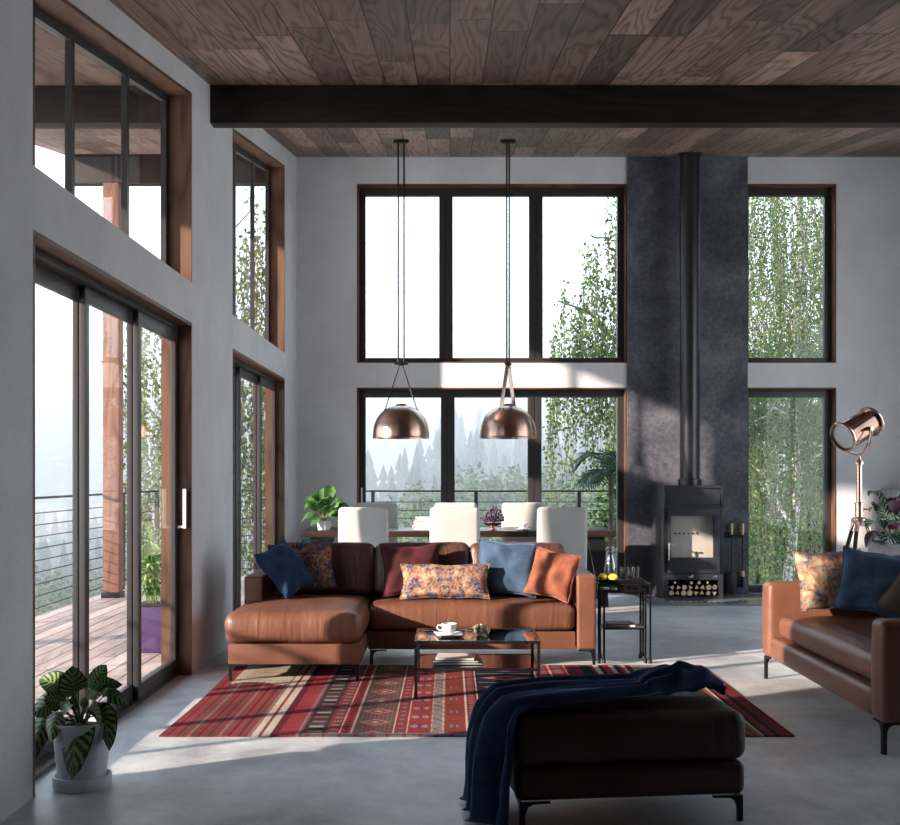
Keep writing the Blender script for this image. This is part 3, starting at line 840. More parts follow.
bush('green_shrub', 'green bush behind the railing at the stove end of the deck', 'shrub', (2.42, 15.4, -3.8),
     [(0,0,4.6,0.42),(-0.15,0,4.1,0.5),(0.15,0,3.5,0.6),(-0.1,-0.1,5.15,0.28)], MT['bush_leaf'], 3200, 0.08, 23, 0.05)
# palm-like plant just outside the glass
t = thing('potted_palm', 'dark spiky palm outside the glass at the stove end of the dining table', 'plant', (1.98, 13.55, -0.012))
MB().lathe([(0,0),(0.15,0),(0.19,0.34),(0.17,0.34),(0.16,0.30),(0,0.30)], 24).build('pot', MT['concrete'], t)
MB().tube([(0,0,0.29),(0.01,0,0.8),(0.0,0,1.30)], [0.04,0.035,0.03], 8).build('stem', MT['trunk'], t)
rs = random.Random(5)
for k in range(15):
    a = 2*PI*k/15 + rs.uniform(-.15,.15); up = rs.uniform(0.25, 1.0); L = rs.uniform(0.46, 0.66)
    d = Vector((math.cos(a), math.sin(a)*0.8, 0))
    p0 = Vector((0,0,1.27)); p1 = p0 + d*L*0.40 + Vector((0,0,up*0.62)); p2 = p0 + d*L + Vector((0,0,up*0.35-0.22))
    b = MB(); pts = []
    for i in range(15):
        f = i/14; pts.append(p0*(1-f)**2 + p1*2*f*(1-f) + p2*f*f)
    b.tube(pts, [0.007]*14+[0.002], 5)
    for i in range(2, 15):
        td = (pts[min(i+1,14)]-pts[i-1]).normalized(); sd = td.cross(Vector((0,0,1))).normalized()
        ln = 0.24*math.sin(PI*(0.18+0.80*i/14))+0.05
        for sg in (-1, 1):
            e = pts[i] + (sd*sg*0.8 + td*0.75).normalized()*ln + Vector((0,0,-ln*0.28))
            b.leaf(pts[i], (pts[i]+e)/2 + Vector((0,0,0.02)), e, 0.024, 3, m=2, side=td)
    b.build('frond', MT['palm_leaf'], t)

# conifers and broadleaved trees on the misty hillside
def fir_meshes(seed, h):
    rs = random.Random(seed); b = MB(); n = 20
    for i in range(n):
        f = i/n; z0 = h*(0.10+0.87*f)+rs.uniform(-.1,.1); R = h*0.165*(1-f)**0.8*rs.uniform(0.75,1.2)+0.10; nb = 11
        for k in range(nb):
            a = 2*PI*(k+rs.random()*0.7)/nb; r = R*rs.uniform(0.65, 1.1)
            c, s = math.cos(a), math.sin(a); w = r*0.24
            z1 = z0 + h*0.075; zt = z0 - r*0.28
            vs = [b.bm.verts.new(q) for q in ((0,0,z1), (c*r*.55-s*w, s*r*.55+c*w, z0-r*0.02), (c*r, s*r, zt), (c*r*.55+s*w, s*r*.55-c*w, z0-r*0.02), (0,0,z0-0.05*h*0.3))]
            b.bm.faces.new((vs[0],vs[1],vs[2])); b.bm.faces.new((vs[0],vs[2],vs[3])); b.bm.faces.new((vs[4],vs[2],vs[1])); b.bm.faces.new((vs[4],vs[3],vs[2]))
    return b
GF = 'firs on the misty hillside'
protos = []
for i, h in enumerate((9.0, 11.0, 13.0)):
    t = thing('fir_tree', 'dark green fir standing on the misty hillside', 'tree', (0,0,0), group=GF)
    fir_meshes(30+i, h).build('foliage', MT['fir'], t)
    MB().tube([(0,0,-0.3),(0,0,h*0.9)], [h*0.018, h*0.004], 7).build('trunk', MT['trunk'], t)
    protos.append(t)
rs = random.Random(77); used = [False]*3
def put(px, py_top, Y, i):
    x = (px-450)*Y/1100; ztop = 1.3-(py_top-475)*Y/1100; h = (9.0, 11.0, 13.0)[i]
    z = hill(x, Y); sc = max(0.35, (ztop - z)/h)
    loc = (x, Y, z); rz = rs.uniform(0, 6.28)
    if not used[i]:
        used[i] = True; o = protos[i]; o.location = loc; o.rotation_euler = (0,0,rz); o.scale = (sc,)*3
    else: dup(protos[i], None, loc=loc, rz=rz, scale=(sc*rs.uniform(.85,1.15), sc*rs.uniform(.85,1.15), sc))
for k in range(44): put(440 + k*4.1 + rs.uniform(-4,4), rs.uniform(402, 432) - 8*math.sin(k*0.42), rs.uniform(84, 104), rs.randrange(3))
for k in range(44): put(415 + k*4.8 + rs.uniform(-5,5), rs.uniform(424, 462), rs.uniform(58, 76), rs.randrange(3))
for k in range(24): put(364 + k*4 + rs.uniform(-4,4), rs.uniform(446, 484), rs.uniform(62, 78), rs.randrange(3))
for k in range(26): put(396 + k*8.4 + rs.uniform(-5,5), rs.uniform(458, 490), rs.uniform(42, 54), rs.randrange(3))
for k in range(34): put(16 + k*4.2 + rs.uniform(-4,4), rs.uniform(532, 572), rs.uniform(46, 66), rs.randrange(3))
for k in range(20): put(18 + k*5.6 + rs.uniform(-4,4), rs.uniform(504, 528), rs.uniform(80, 100), rs.randrange(3))
GB = 'round-crowned trees on the near slope'
def broad(seed):
    rs = random.Random(seed); b = MB()
    for k in range(8000):
        d = Vector((rs.gauss(0,1), rs.gauss(0,1), rs.gauss(0,1))).normalized()
        lump = 1+0.28*noise.noise(d*2.6+Vector((seed,0,0)))
        p = d*lump*rs.uniform(0.72, 1.0)
        leafquad(b, (p.x*1.5, p.y*1.5, 3.2+p.z*1.9), 0.11*rs.uniform(.7,1.3), rs)
    return b
bp = thing('broadleaf_tree', 'yellow-green round-crowned tree on the slope below the deck', 'tree', (0,0,0), group=GB)
broad(5).build('foliage', MT['broadleaf'], bp); MB().tube([(0,0,-0.3),(0,0,3.4)], [0.13,0.05], 7).build('trunk', MT['trunk'], bp)
first = True
for (px, py, Y) in [(412,492,33),(448,486,34),(476,474,34),(508,476,36),(538,488,33),(566,472,31),(590,482,30),(395,506,30),(430,508,27),(470,512,28),(520,508,27),
                    (30,575,38),(58,580,36),(84,572,40),(110,578,37),(45,590,31),(75,594,31),(100,590,33)]:
    x = (px-450)*Y/1100; z = hill(x, Y); ztop = 1.3-(py-475)*Y/1100; sc = max(0.5, (ztop-z)/5.2)
    kw = dict(loc=(x, Y, z), rz=rs.uniform(0, 6), scale=(sc*0.8, sc*0.8, sc))
    if first:
        first = False; bp.location = kw['loc']; bp.scale = kw['scale']
    else: dup(bp, None, **kw)
# mist lying over the valley
t = NT('valley_mist'); vs = t.n('VolumeScatter'); vs.inputs['Color'].default_value = (0.93,0.97,1.0,1); vs.inputs['Density'].default_value = 0.0150; vs.inputs['Anisotropy'].default_value = 0.2
va = t.n('VolumeAbsorption'); va.inputs['Color'].default_value = (0.0,0.0,0.0,1); va.inputs['Density'].default_value = 0.0100
ad = t.n('AddShader'); t.l(vs.outputs[0], ad.inputs[0]); t.l(va.outputs[0], ad.inputs[1]); t.l(ad.outputs[0], t.out.inputs['Volume'])
m = MB().box(-120, 70, 21, 170, -40, 10).build('mist', t.m); m['kind'] = 'stuff'; m['label'] = 'pale mist lying over the wooded valley'; m['category'] = 'mist'
# ================================================================ rug
def rug():
    x0, x1, y0, y1 = -1.440, 1.712, 5.458, 7.487
    nx, ny = 560, 300
    rng = np.random.default_rng(4)
    X = np.linspace(x0, x1, nx+1); Y = np.linspace(y0, y1, ny+1)
    gx, gy = np.meshgrid(X, Y, indexing='ij')
    C = np.zeros((nx+1, ny+1, 3))
    red, dred, brown, cream, navy, grey, orange, pink, tan = [np.array(c) for c in (
        (0.25,0.036,0.040),(0.12,0.018,0.024),(0.105,0.062,0.052),(0.52,0.44,0.35),(0.016,0.014,0.030),(0.20,0.19,0.205),(0.27,0.085,0.045),(0.33,0.16,0.14),(0.35,0.28,0.215))]
    def put(mask, col): C[mask] = col
    def band(a, b): return (gx >= a) & (gx < b)
    C[:] = red
    # fine red / brown stripes at the left end
    k = np.floor((gx - x0)/0.0125).astype(int)
    pat = np.array([0,1,0,2,0,0,1,2,0,1,0,3])
    cols = np.stack([red, brown, dred, tan*0.55])
    L = band(x0, -0.96); C[L] = cols[pat[k[L] % 12]]
    # cream stepped corner at the back of that end
    step = 6.78 + 0.03*np.floor(np.abs(np.sin((gx+1.4)*9))*4)
    put(L & (gy > step) & (gx > -1.36) & (gx < -1.00), cream*0.92)
    put(L & (gy > step+0.05) & (np.floor((gy)/0.012).astype(int) % 4 == 0) & (gx > -1.36) & (gx < -1.0), tan*0.7)
    for a, b, c in ((-0.985,-0.955,cream),(-0.955,-0.935,red),(-0.935,-0.895,cream),(-0.895,-0.86,dred),(-0.86,-0.765,red),(-0.765,-0.755,grey*0.8),(-0.755,-0.745,red)): put(band(a,b), c)
    # dark guard band with coloured blocks
    B = band(-0.745,-0.625); put(B, np.array((0.040,0.028,0.030)))
    bl = np.floor((gy-y0)/0.055).astype(int)
    bc = np.stack([cream*0.7, brown, grey, dred, pink*0.7, navy])
    idx = (bl*7+3) % 6
    m = B & (gx > -0.72) & (gx < -0.65) & (((gy-y0) % 0.055) > 0.016); C[m] = bc[idx[m]]*0.75
    def dashes(a, b, col, base, per=0.05, duty=0.5, ph=0.0, rows=None):
        put(band(a,b), base)
        put(band(a+(b-a)*0.25, b-(b-a)*0.25) & (((gy+ph) % per) < per*duty), col)
    dashes(-0.625,-0.555, grey*0.8, red*0.8, 0.09, 0.4); put(band(-0.560,-0.553), cream)
    dashes(-0.553,-0.50, dred, red, 0.06, 0.5); put(band(-0.502,-0.494), cream*0.9)
    # brown field with a column of pale diamonds
    F = band(-0.494,-0.290); put(F, brown*1.15+0.02); st = F & ((np.floor(gx/0.011).astype(int) % 2) == 0); C[st] = C[st]*0.55 + dred*0.45
    dy = ((gy - 5.62) % 0.27) - 0.135; r = np.abs(gx+0.392)/0.085 + np.abs(dy)/0.085
    put(F & (r < 1.0), pink); put(F & (r < 0.62), red); put(F & (r < 0.3), cream*0.8)
    put(band(-0.290,-0.281), cream)
    dashes(-0.281,-0.222, grey*0.7, red*0.85, 0.10, 0.35); put(band(-0.224,-0.216), cream*0.9)
    # red band with small motifs
    M = band(-0.216,-0.098); put(M, red)
    dy = ((gy-5.55) % 0.22) - 0.11
    put(M & (np.abs(dy) < 0.012) & (np.abs(gx+0.157) < 0.045), cream*0.7)
    put(M & (np.abs(dy) < 0.035) & (np.abs(np.abs(gx+0.157)-0.028) < 0.008), grey)
    put(M & (np.abs(dy) < 0.05) & (np.abs(gx+0.157) < 0.006), navy+0.05)
    # grey band woven with dashes
    G = band(-0.098,-0.032); put(G, grey*0.75); put(band(-0.098,-0.090), cream*0.85); put(band(-0.040,-0.032), cream*0.85)
    q = (np.floor(gx/0.012).astype(int) + np.floor(gy/0.016).astype(int)); put(G & (q % 3 == 0), cream*0.6); put(G & (q % 7 == 0), red*0.8)
    # red woven band
    put(band(-0.032,0.083), red*0.85); m = band(-0.03,0.08) & (np.floor((gy+np.abs(gx-0.025))/0.02).astype(int) % 3 == 0); C[m] = orange*0.75
    dy = ((gy-5.50) % 0.34) - 0.17; put(band(-0.005,0.055) & (np.abs(dy) < 0.03) & (np.floor(gx/0.015).astype(int) % 2 == 0), grey*0.8)
    put(band(0.083,0.092), cream); dashes(0.092,0.155, pink*0.8, dred*1.3, 0.045, 0.5); put(band(0.155,0.164), cream)
    # navy field with pink diamonds
    put(band(0.164,0.545), navy)
    dy = ((gy - 5.66) % 0.30) - 0.15; r = np.abs(gx-0.355)/0.165 + np.abs(dy)/0.075
    put(band(0.18,0.53) & (r < 1.0), pink*0.9); put(band(0.18,0.53) & (r < 0.55), dred); put(band(0.18,0.53) & (np.abs(dy) > 0.142), cream*0.5)
    put(band(0.545,0.554), cream)
    for a in (0.554,0.66,0.77): dashes(a, a+0.10, navy+0.02 if a > .7 else grey*0.7, red*(0.9 if a < .7 else .7), 0.07, 0.5, a)
    for a in (0.652,0.762): put(band(a,a+0.008), cream*0.9)
    for a, b, c in ((0.87,0.94,navy),(0.94,0.965,dred),(0.965,1.00,cream),(1.00,1.03,navy),(1.03,1.075,red),(1.075,1.10,cream*0.8),(1.10,1.135,navy),(1.135,1.16,red),(1.16,1.18,cream*.8),(1.18,1.22,dred),(1.22,1.545,tan)): put(band(a,b), c)
    T = band(1.22,1.545); put(T & (np.floor(gy/0.013).astype(int) % 3 == 0), brown*2.2); put(T & (gy < 6.78), orange)
    put(T & (gy < 6.78) & (np.floor(gx/0.025).astype(int) % 4 == 0), brown)
    for a, b, c in ((1.30,1.325,navy),(1.47,1.49,red*.6),(1.545,1.560,cream),(1.560,1.582,navy),(1.582,1.612,red*.8),(1.612,1.642,navy),(1.642,1.712,red*0.62)): put(band(a,b) & ((gy < 6.78) | (a > 1.4)), c)
    # border rows at the front edge
    E = (gy < y0+0.09) & (gx > -0.74) & (gx < 0.87)
    q = np.floor(gx/0.02).astype(int); put(E & (gy < y0+0.045), grey*0.55); put(E & (gy < y0+0.045) & (q % 4 == 0), red*.7); put(E & (gy > y0+0.045) & (gy < y0+0.052), cream*.6)
    row = rng.random((1, ny+1, 1)); C *= (0.62 + 0.5*rng.random((nx+1, ny+1, 1)) + 0.3*row)*0.95
    C *= 1 + 0.10*np.sin(gy*9 + np.sin(gx*5))[..., None]
    me = bpy.data.meshes.new('rug'); N = (nx+1)*(ny+1)
    rip = 0.0012*np.sin(gy*500)
    wv = 0.006*np.sin(gy*3.1+1)*np.exp(-((gx-x0)/0.25)**2) - 0.004*np.exp(-((gx-x0)/0.15)**2)*0
    co = np.stack([gx + wv, gy, np.full_like(gx, 0.007)], -1).reshape(-1, 3)
    bm = bmesh.new()
    idx = np.arange(N).reshape(nx+1, ny+1)
    a = idx[:-1,:-1].ravel(); b_ = idx[1:,:-1].ravel(); c_ = idx[1:,1:].ravel(); d = idx[:-1,1:].ravel()
    faces = np.stack([a,b_,c_,d], 1)
    # skirt down to the floor
    ring = list(idx[:,0]) + list(idx[-1,1:]) + list(idx[-2::-1,-1]) + list(idx[0,-2:0:-1])
    low = co[ring].copy(); low[:,2] = 0.0005
    allco = np.concatenate([co, low]); n0 = N
    sk = [(ring[i], n0+i, n0+(i+1) % len(ring), ring[(i+1) % len(ring)]) for i in range(len(ring))]
    me.from_pydata(allco.tolist(), [], faces.tolist()+sk)
    at = me.color_attributes.new('weave', 'FLOAT_COLOR', 'POINT')
    cc = np.concatenate([C.reshape(-1,3), C.reshape(-1,3)[ring]*0.7]); cc = np.concatenate([cc, np.ones((len(cc),1))], 1)
    at.data.foreach_set('color', cc.astype(np.float32).ravel())
    me.materials.append(MT['rug']); me.update(); bm.free()
    o = bpy.data.objects.new('rug', me); COL.objects.link(o)
    tag(o, 'flat-woven red, navy and cream striped kilim rug on the concrete floor', 'rug')
rug()

# ================================================================ soft furnishing helpers
def pillow(name, label, mat, loc, w, h, t, rot, seed=0, pipe=None, dent=0.25, group=None):
    b = MB(); n = 22
    def P(u, v, sg):
        a, c = u*2-1, v*2-1
        x = w/2*a*(1-0.085*math.cos(c*PI/2)); z = h/2*c*(1-0.085*math.cos(a*PI/2))
        q = max(0.0, (1-a*a)*(1-c*c))
        y = t/2*q**0.42
        wv = noise.noise(Vector((a*1.6+seed, c*1.6, seed*0.7)))*dent*t*0.5*q**0.5
        fold = 0.18*t*math.sin(5*math.atan2(c, a)+seed)*q**0.6*(1-q)
        edge = noise.noise(Vector((a*2.2, c*2.2, seed+3)))*0.012
        return Vector((x, sg*(y+wv+fold)+edge, z+0.004*math.sin(6*a+seed)))
    V1, _ = b.grid(lambda u, v: P(u, v, -1), n, n)
    V2, f2 = b.grid(lambda u, v: P(u, v, 1), n, n)
    for f in f2: f.normal_flip()
    bmesh.ops.remove_doubles(b.bm, verts=b.bm.verts[:], dist=0.0004)
    o = b.build(name, mat, loc=loc, rot=rot, ang=80)
    tag(o, label, 'cushion', group)
    k = 24; pts = []
    for side in range(4):
        for i in range(k):
            f = i/k
            u, v = ((f,0),(1,f),(1-f,1),(0,1-f))[side]
            pts.append(P(u, v, 1))
    MB().tube(pts, 0.0042, 6, closed=True).build('piping', pipe or mat, o)
    return o
D = math.radians
def axes(wx, hz):
    """euler angles from the cushion's width and height directions"""
    z = Vector(hz).normalized(); x = Vector(wx); x = (x - z*x.dot(z)).normalized(); y = z.cross(x)
    return Matrix((x, y, z)).transposed().to_euler()
def foot(b, x, y, h, dx, dy, z0=0.0):
    """black blade foot with curved gussets running dx / dy"""
    pr = [(0,z0),(0.020,z0),(0.021,h-0.045),(0.030,h-0.020),(0.050,h-0.009),(0.115,h-0.006),(0.115,h),(0,h)]
    b.prism([(x+dx*p, z) for p, z in pr], 'y', y-0.006*dy if dy else y, y+0.012*dy)
    b.prism([(y+dy*p, z) for p, z in pr], 'x', x, x+0.012*dx)

# ================================================================ corner sofa
t = thing('corner_sofa', 'long tan leather corner sofa with a chaise end, behind the coffee table', 'sofa', (-0.2, 7.5, 0))
LZ = 0.110; R0 = 0.0095
for (x, y, dx, dy) in ((-1.190,-0.585,1,1),(-0.372,-0.585,-1,1),(1.190,-0.015,-1,1),(-0.345,-0.010,1,1),(-1.190,0.73,1,-1),(1.190,0.73,-1,-1)):
    b = MB(); foot(b, x, y, LZ-0.001, dx, dy, R0 if y < 0.05 else 0.0); b.build('leg', MT['black'], t)
b = MB(); b.box(-1.195,-0.366,-0.59,0.74,LZ,0.238,0.008); b.build('chaise_base', MT['leather'], t)
b = MB(); b.box(-0.358,1.055,0.0,0.74,LZ,0.232,0.008); b.build('base', MT['leather'], t)
b = MB(); b.cush(-1.21,-0.372,-0.615,0.475,0.242,0.425,0.055,0.035,0.022,18,0.006,2); b.build('chaise_cushion', MT['leather_seat'], t, ang=80)
b = MB(); b.cush(-0.355,1.052,-0.02,0.475,0.236,0.410,0.045,0.028,0.014,22,0.004,5); b.build('seat_cushion', MT['leather_seat'], t, ang=80)
b = MB(); b.box(-1.195,-1.072,-0.05,0.60,0.24,0.612,0.018,3); b.build('armrest', MT['leather'], t)
b = MB(); b.box(1.066,1.195,-0.012,0.74,LZ,0.618,0.018,3); b.build('armrest', MT['leather'], t)
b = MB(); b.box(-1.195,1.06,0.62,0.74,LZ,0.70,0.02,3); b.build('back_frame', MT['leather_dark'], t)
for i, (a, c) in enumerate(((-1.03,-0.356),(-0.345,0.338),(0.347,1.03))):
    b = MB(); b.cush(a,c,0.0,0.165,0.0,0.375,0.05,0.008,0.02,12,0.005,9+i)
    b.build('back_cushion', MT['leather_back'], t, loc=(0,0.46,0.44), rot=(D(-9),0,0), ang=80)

pillow('cushion','navy velvet cushion leaning on the arm at the chaise end',MT['blue_velvet'],(-1.135,7.59,0.655),0.38,0.37,0.15,axes((0.42,0.90,0.22),(-0.60,0.05,0.78)),1)
pillow('cushion','dull brown and blue printed cushion behind the navy one on the chaise',MT['pat_dark'],(-1.055,7.835,0.65),0.46,0.36,0.11,(D(-15),D(-7),D(2)),2)
pillow('cushion','burgundy velvet cushion behind the long printed lumbar cushion',MT['wine_velvet'],(-0.275,7.84,0.625),0.42,0.36,0.12,(D(-15),D(-3),D(3)),3)
pillow('cushion','long cream lumbar cushion with blue and rust print on the corner sofa',MT['pat_lumbar'],(-0.035,7.66,0.561),0.625,0.245,0.10,(D(-18),0,D(-1)),4)
pillow('cushion','steel blue velvet cushion between the lumbar and the rust cushion',MT['steel_velvet'],(0.405,7.80,0.641),0.43,0.39,0.13,(D(-17),D(4),D(-4)),5)
pillow('cushion','rust velvet cushion tipped against the end arm of the corner sofa',MT['rust_velvet'],(0.712,7.63,0.612),0.35,0.34,0.14,axes((0.84,-0.52,-0.15),(0.30,0.24,0.92)),6)

# ================================================================ side sofa
t = thing('leather_sofa', 'tan leather two-seat sofa standing side-on in front of the tripod lamp', 'sofa', (2.45, 6.08, 0))
for (x, y, dx, dy) in ((-0.44,-0.965,1,1),(-0.44,0.955,1,-1),(0.52,-0.965,-1,1),(0.52,0.955,-1,-1)):
    b = MB(); foot(b, x, y, 0.146, dx, dy); b.build('leg', MT['black'], t)
b = MB(); b.cush(-0.448,0.53,-0.838,0.818,0.147,0.283,0.035,0.0,0.006,14); b.build('base', MT['leather'], t, ang=80)
b = MB(); b.cush(-0.395,0.262,-0.832,0.812,0.287,0.412,0.035,0.035,0.012,18,0.004,3); b.build('seat_cushion', MT['leather_seat'], t, ang=80)
for (a, c) in ((-0.99,-0.842),(0.822,0.98)):
    b = MB(); b.cush(-0.45,0.53,a,c,0.147,0.622,0.035,0.004,0.008,14); b.build('armrest', MT['leather'], t, ang=80)
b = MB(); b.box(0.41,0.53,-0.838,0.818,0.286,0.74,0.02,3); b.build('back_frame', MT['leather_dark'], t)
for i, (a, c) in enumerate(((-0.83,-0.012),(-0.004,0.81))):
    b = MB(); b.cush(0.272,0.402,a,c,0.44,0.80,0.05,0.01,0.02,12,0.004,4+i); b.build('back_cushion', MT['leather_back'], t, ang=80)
pillow('cushion','cream cushion with orange and blue print leaning on the far arm of the side sofa',MT['pat_light'],(2.355,6.795,0.650),0.43,0.37,0.12,(D(-15),D(-3),D(3)),7)
pillow('cushion','steel blue velvet cushion beside the orange printed one on the side sofa',MT['steel_velvet'],(2.488,6.45,0.668),0.40,0.37,0.12,(D(-13),D(8),D(-24)),8)
pillow('cushion','plain brown cushion against the near arm of the side sofa',MT['brown_velvet'],(2.44,5.54,0.701),0.42,0.38,0.12,(D(14),D(28),D(-14)),9)

# ================================================================ ottoman and throw
OC = Vector((0.645, 4.377, 0)); OR = D(6.5)
t = thing('ottoman', 'dark brown leather ottoman half covered by a navy throw', 'ottoman', tuple(OC), OR)
for (x, y, dx, dy) in ((-0.425,-0.29,1,1),(0.425,-0.29,-1,1),(-0.425,0.29,1,-1),(0.425,0.29,-1,-1)):
    b = MB(); foot(b, x, y, 0.097, dx, dy); b.build('leg', MT['black'], t)
b = MB(); b.cush(-0.435,0.435,-0.30,0.30,0.098,0.225,0.03,0.0,0.006,14); b.build('base', MT['leather_dark'], t, ang=80)
b = MB(); b.cush(-0.44,0.44,-0.305,0.305,0.228,0.405,0.045,0.022,0.010,18,0.003,7); b.build('seat_cushion', MT['leather_dark'], t, ang=80)
def throw():
    # section along the ottoman: heap, lying part, edge, hanging part, floor
    P = [(0.425,0.425),(0.37,0.447),(0.25,0.442),(0.10,0.446),(-0.10,0.446),(-0.28,0.442),(-0.385,0.434),(-0.448,0.412),(-0.474,0.36),(-0.484,0.28),(-0.492,0.18),(-0.492,0.08),(-0.498,0.022),(-0.515,0.014)]
    seg = [0.0]
    for a, c in zip(P[:-1], P[1:]): seg.append(seg[-1]+math.dist(a, c))
    Lt = seg[-1]
    def at(s):
        s *= Lt
        for i in range(len(seg)-1):
            if s <= seg[i+1] or i == len(seg)-2:
                f = (s-seg[i])/(seg[i+1]-seg[i]); f = f*f*(3-2*f)*0.35+f*0.65
                return P[i][0]+(P[i+1][0]-P[i][0])*f, P[i][1]+(P[i+1][1]-P[i][1])*f, i+f
    b = MB()
    def F(u, v, off):
        x, z, k = at(u); c = v*2-1
        hang = max(0.0, min(1.0, (k-6.0)/3.0))
        lw = max(0, min(1, (k-2.0)/4)); mid = -0.055 - 0.035*lw - 0.045*hang; half = 0.135 + 0.02*math.sin(u*5) + 0.075*lw + 0.035*hang
        if u < 0.30: half *= 0.62+0.38*(u/0.30)
        y = mid + half*c + 0.02*noise.noise(Vector((u*6, 1.7, 0)))
        ph = c*4.2*PI/2 + 1.1*math.sin(u*4.0) + 0.8*noise.noise(Vector((u*3, v*2, 4)))
        amp = 0.017 + 0.024*hang
        fold = amp*(1+math.sin(ph*1.6)) + 0.006*(1+math.sin(ph*3.7+u*6))
        bunch = 0.0
        if u < 0.27:
            g = math.sin(PI*min(1, u/0.27)); bunch = g*(0.068*(1-abs(c)**2.2) + 0.018*noise.noise(Vector((u*22, v*5, 9))))
        edge = (1-abs(c)**6)*0.006
        top = 0.40+0.022
        nx_, nz_ = -hang, 1-hang
        l = math.hypot(nx_, nz_) or 1
        d = fold + bunch + edge + off
        xx = x + nx_/l*d + 0.09*hang*max(0.0, (-c-0.55)/0.45); zz = z + nz_/l*d
        if k > 11: zz = max(0.012+off*0.5, zz)
        if u < 0.27: xx += 0.02*noise.noise(Vector((u*15, v*4, 2)))
        return Vector((xx, y, max(zz, 0.008)))
    V1, f1 = b.grid(lambda u, v: F(u, v, 0.006), 90, 44)
    V2, f2 = b.grid(lambda u, v: F(u, v, 0.0), 90, 44)
    for f in f2: f.normal_flip()
    ring = lambda V: [V[i][0] for i in range(91)] + [V[90][j] for j in range(1, 45)] + [V[i][44] for i in range(89, -1, -1)] + [V[0][j] for j in range(43, 0, -1)]
    r1, r2 = ring(V1), ring(V2)
    for i in range(len(r1)):
        j = (i+1) % len(r1); b.bm.faces.new((r1[i], r1[j], r2[j], r2[i]))
    bmesh.ops.recalc_face_normals(b.bm, faces=b.bm.faces[:])
    o = b.build('throw_blanket', MT['throw'], loc=tuple(OC), rot=(0,0,OR), ang=80)
    tag(o, 'navy wool throw bunched along the ottoman and hanging to the floor', 'blanket')
throw()

# ================================================================ coffee table
t = thing('coffee_table', 'low black-framed coffee table with a glass top and shelf on the rug', 'table', (0.158, 6.61, 0.008))
w, d, h = 0.355, 0.25, 0.334; q = 0.009
for (x, y) in ((-w,-d),(w,-d),(-w,d),(w,d)):
    MB().box(x-q, x+q, y-q, y+q, 0.001, h-0.019).build('leg', MT['black_gloss'], t)
b = MB()
b.box(-w-q,w+q,-d-q,-d+q,h-0.018,h,0.002); b.box(-w-q,w+q,d-q,d+q,h-0.018,h,0.002)
b.box(-w-q,-w+q,-d+q,d-q,h-0.018,h,0.002); b.box(w-q,w+q,-d+q,d-q,h-0.018,h,0.002)
b.build('top_frame', MT['black_gloss'], t)
b = MB(); b.box(-w+q,w-q,-d+q,d-q,h-0.008,h-0.002); b.build('glass_top', MT['dark_glass'], t)
b = MB(); z = 0.168
b.box(-w+q,w-q,-d-q,-d+q,z-0.008,z+0.008,0.002); b.box(-w+q,w-q,d-q,d+q,z-0.008,z+0.008,0.002)
b.box(-w-q,-w+q,-d+q,d-q,z-0.008,z+0.008,0.002); b.box(w-q,w+q,-d+q,d-q,z-0.008,z+0.008,0.002)
b.build('shelf_frame', MT['black_gloss'], t)
b = MB(); b.box(-w+q,w-q,-d+q,d-q,z,z+0.006); b.build('glass_shelf', MT['dark_glass'], t)
TZ = 0.008 + h
def cup(name, label, loc, r=0.042, h=0.055, square=False, rz=0.0, spoon=False):
    t = thing(name, label, 'cup', loc, rz)
    if square:
        b = MB(); b.grid(lambda u, v: ((u-.5)*.165, (v-.5)*.165, 0.0045+0.008*max(abs(u-.5),abs(v-.5))**3*8), 10, 10); 
        b.box(-.06,.06,-.06,.06,0.0005,0.0035)
        s = b.build('saucer', MT['white'], t)
        m = s.modifiers.new('solid', 'SOLIDIFY'); m.thickness = 0.003
    else:
        MB().lathe([(0,0.0005),(0.045,0.0005),(0.075,0.012),(0.074,0.015),(0.045,0.005),(0,0.005)], 32).build('saucer', MT['white'], t)
    z0 = 0.008
    MB().lathe([(0,z0),(r*.55,z0),(r*.8,z0+h*.3),(r,z0+h*.75),(r,z0+h),(r*.93,z0+h),(r*.93,z0+h*.75),(r*.7,z0+h*.3),(r*.4,z0+h*.1),(0,z0+h*.1)], 32).build('bowl', MT['white'], t)
    MB().lathe([(0,z0+h*.82),(r*.925,z0+h*.82)], 24).build('coffee', MT['cover_dark'], t)
    pts = [(-r*.97-0.002,0,z0+h*.82),(-r*1.45,0,z0+h*.86),(-r*1.6,0,z0+h*.62),(-r*1.35,0,z0+h*.4),(-r*.86,0,z0+h*.36)]
    MB().tube(pts, 0.0045, 8).build('handle', MT['white'], t)
    return t
cup('coffee_cup','white cup on a square saucer on the glass coffee table',(-0.005,6.57,TZ+0.001),0.046,0.062,True,D(8))
t = thing('glass_bowl','small glass bowl heaped with brown sugar lumps on the coffee table','bowl',(0.185,6.60,TZ+0.001))
MB().lathe([(0,0),(0.03,0),(0.055,0.018),(0.062,0.045),(0.059,0.045),(0.052,0.02),(0.028,0.004),(0,0.004)], 28).build('glass', MT['clear_glass'], t)
rs = random.Random(2)
for k in range(13):
    a = k*2.4; R = 0.036*math.sqrt((k%7)/7); z = 0.021 + (0.024 if k > 6 else 0) 
    m = Matrix.Translation((R*math.cos(a), R*math.sin(a), z)) @ Euler((rs.uniform(0,3),rs.uniform(0,3),rs.uniform(0,3))).to_matrix().to_4x4()
    MB().box(-.0115,.0115,-.0115,.0115,-.0115,.0115,0.003,2,m).build('sugar_lump', MT['nut'], t)
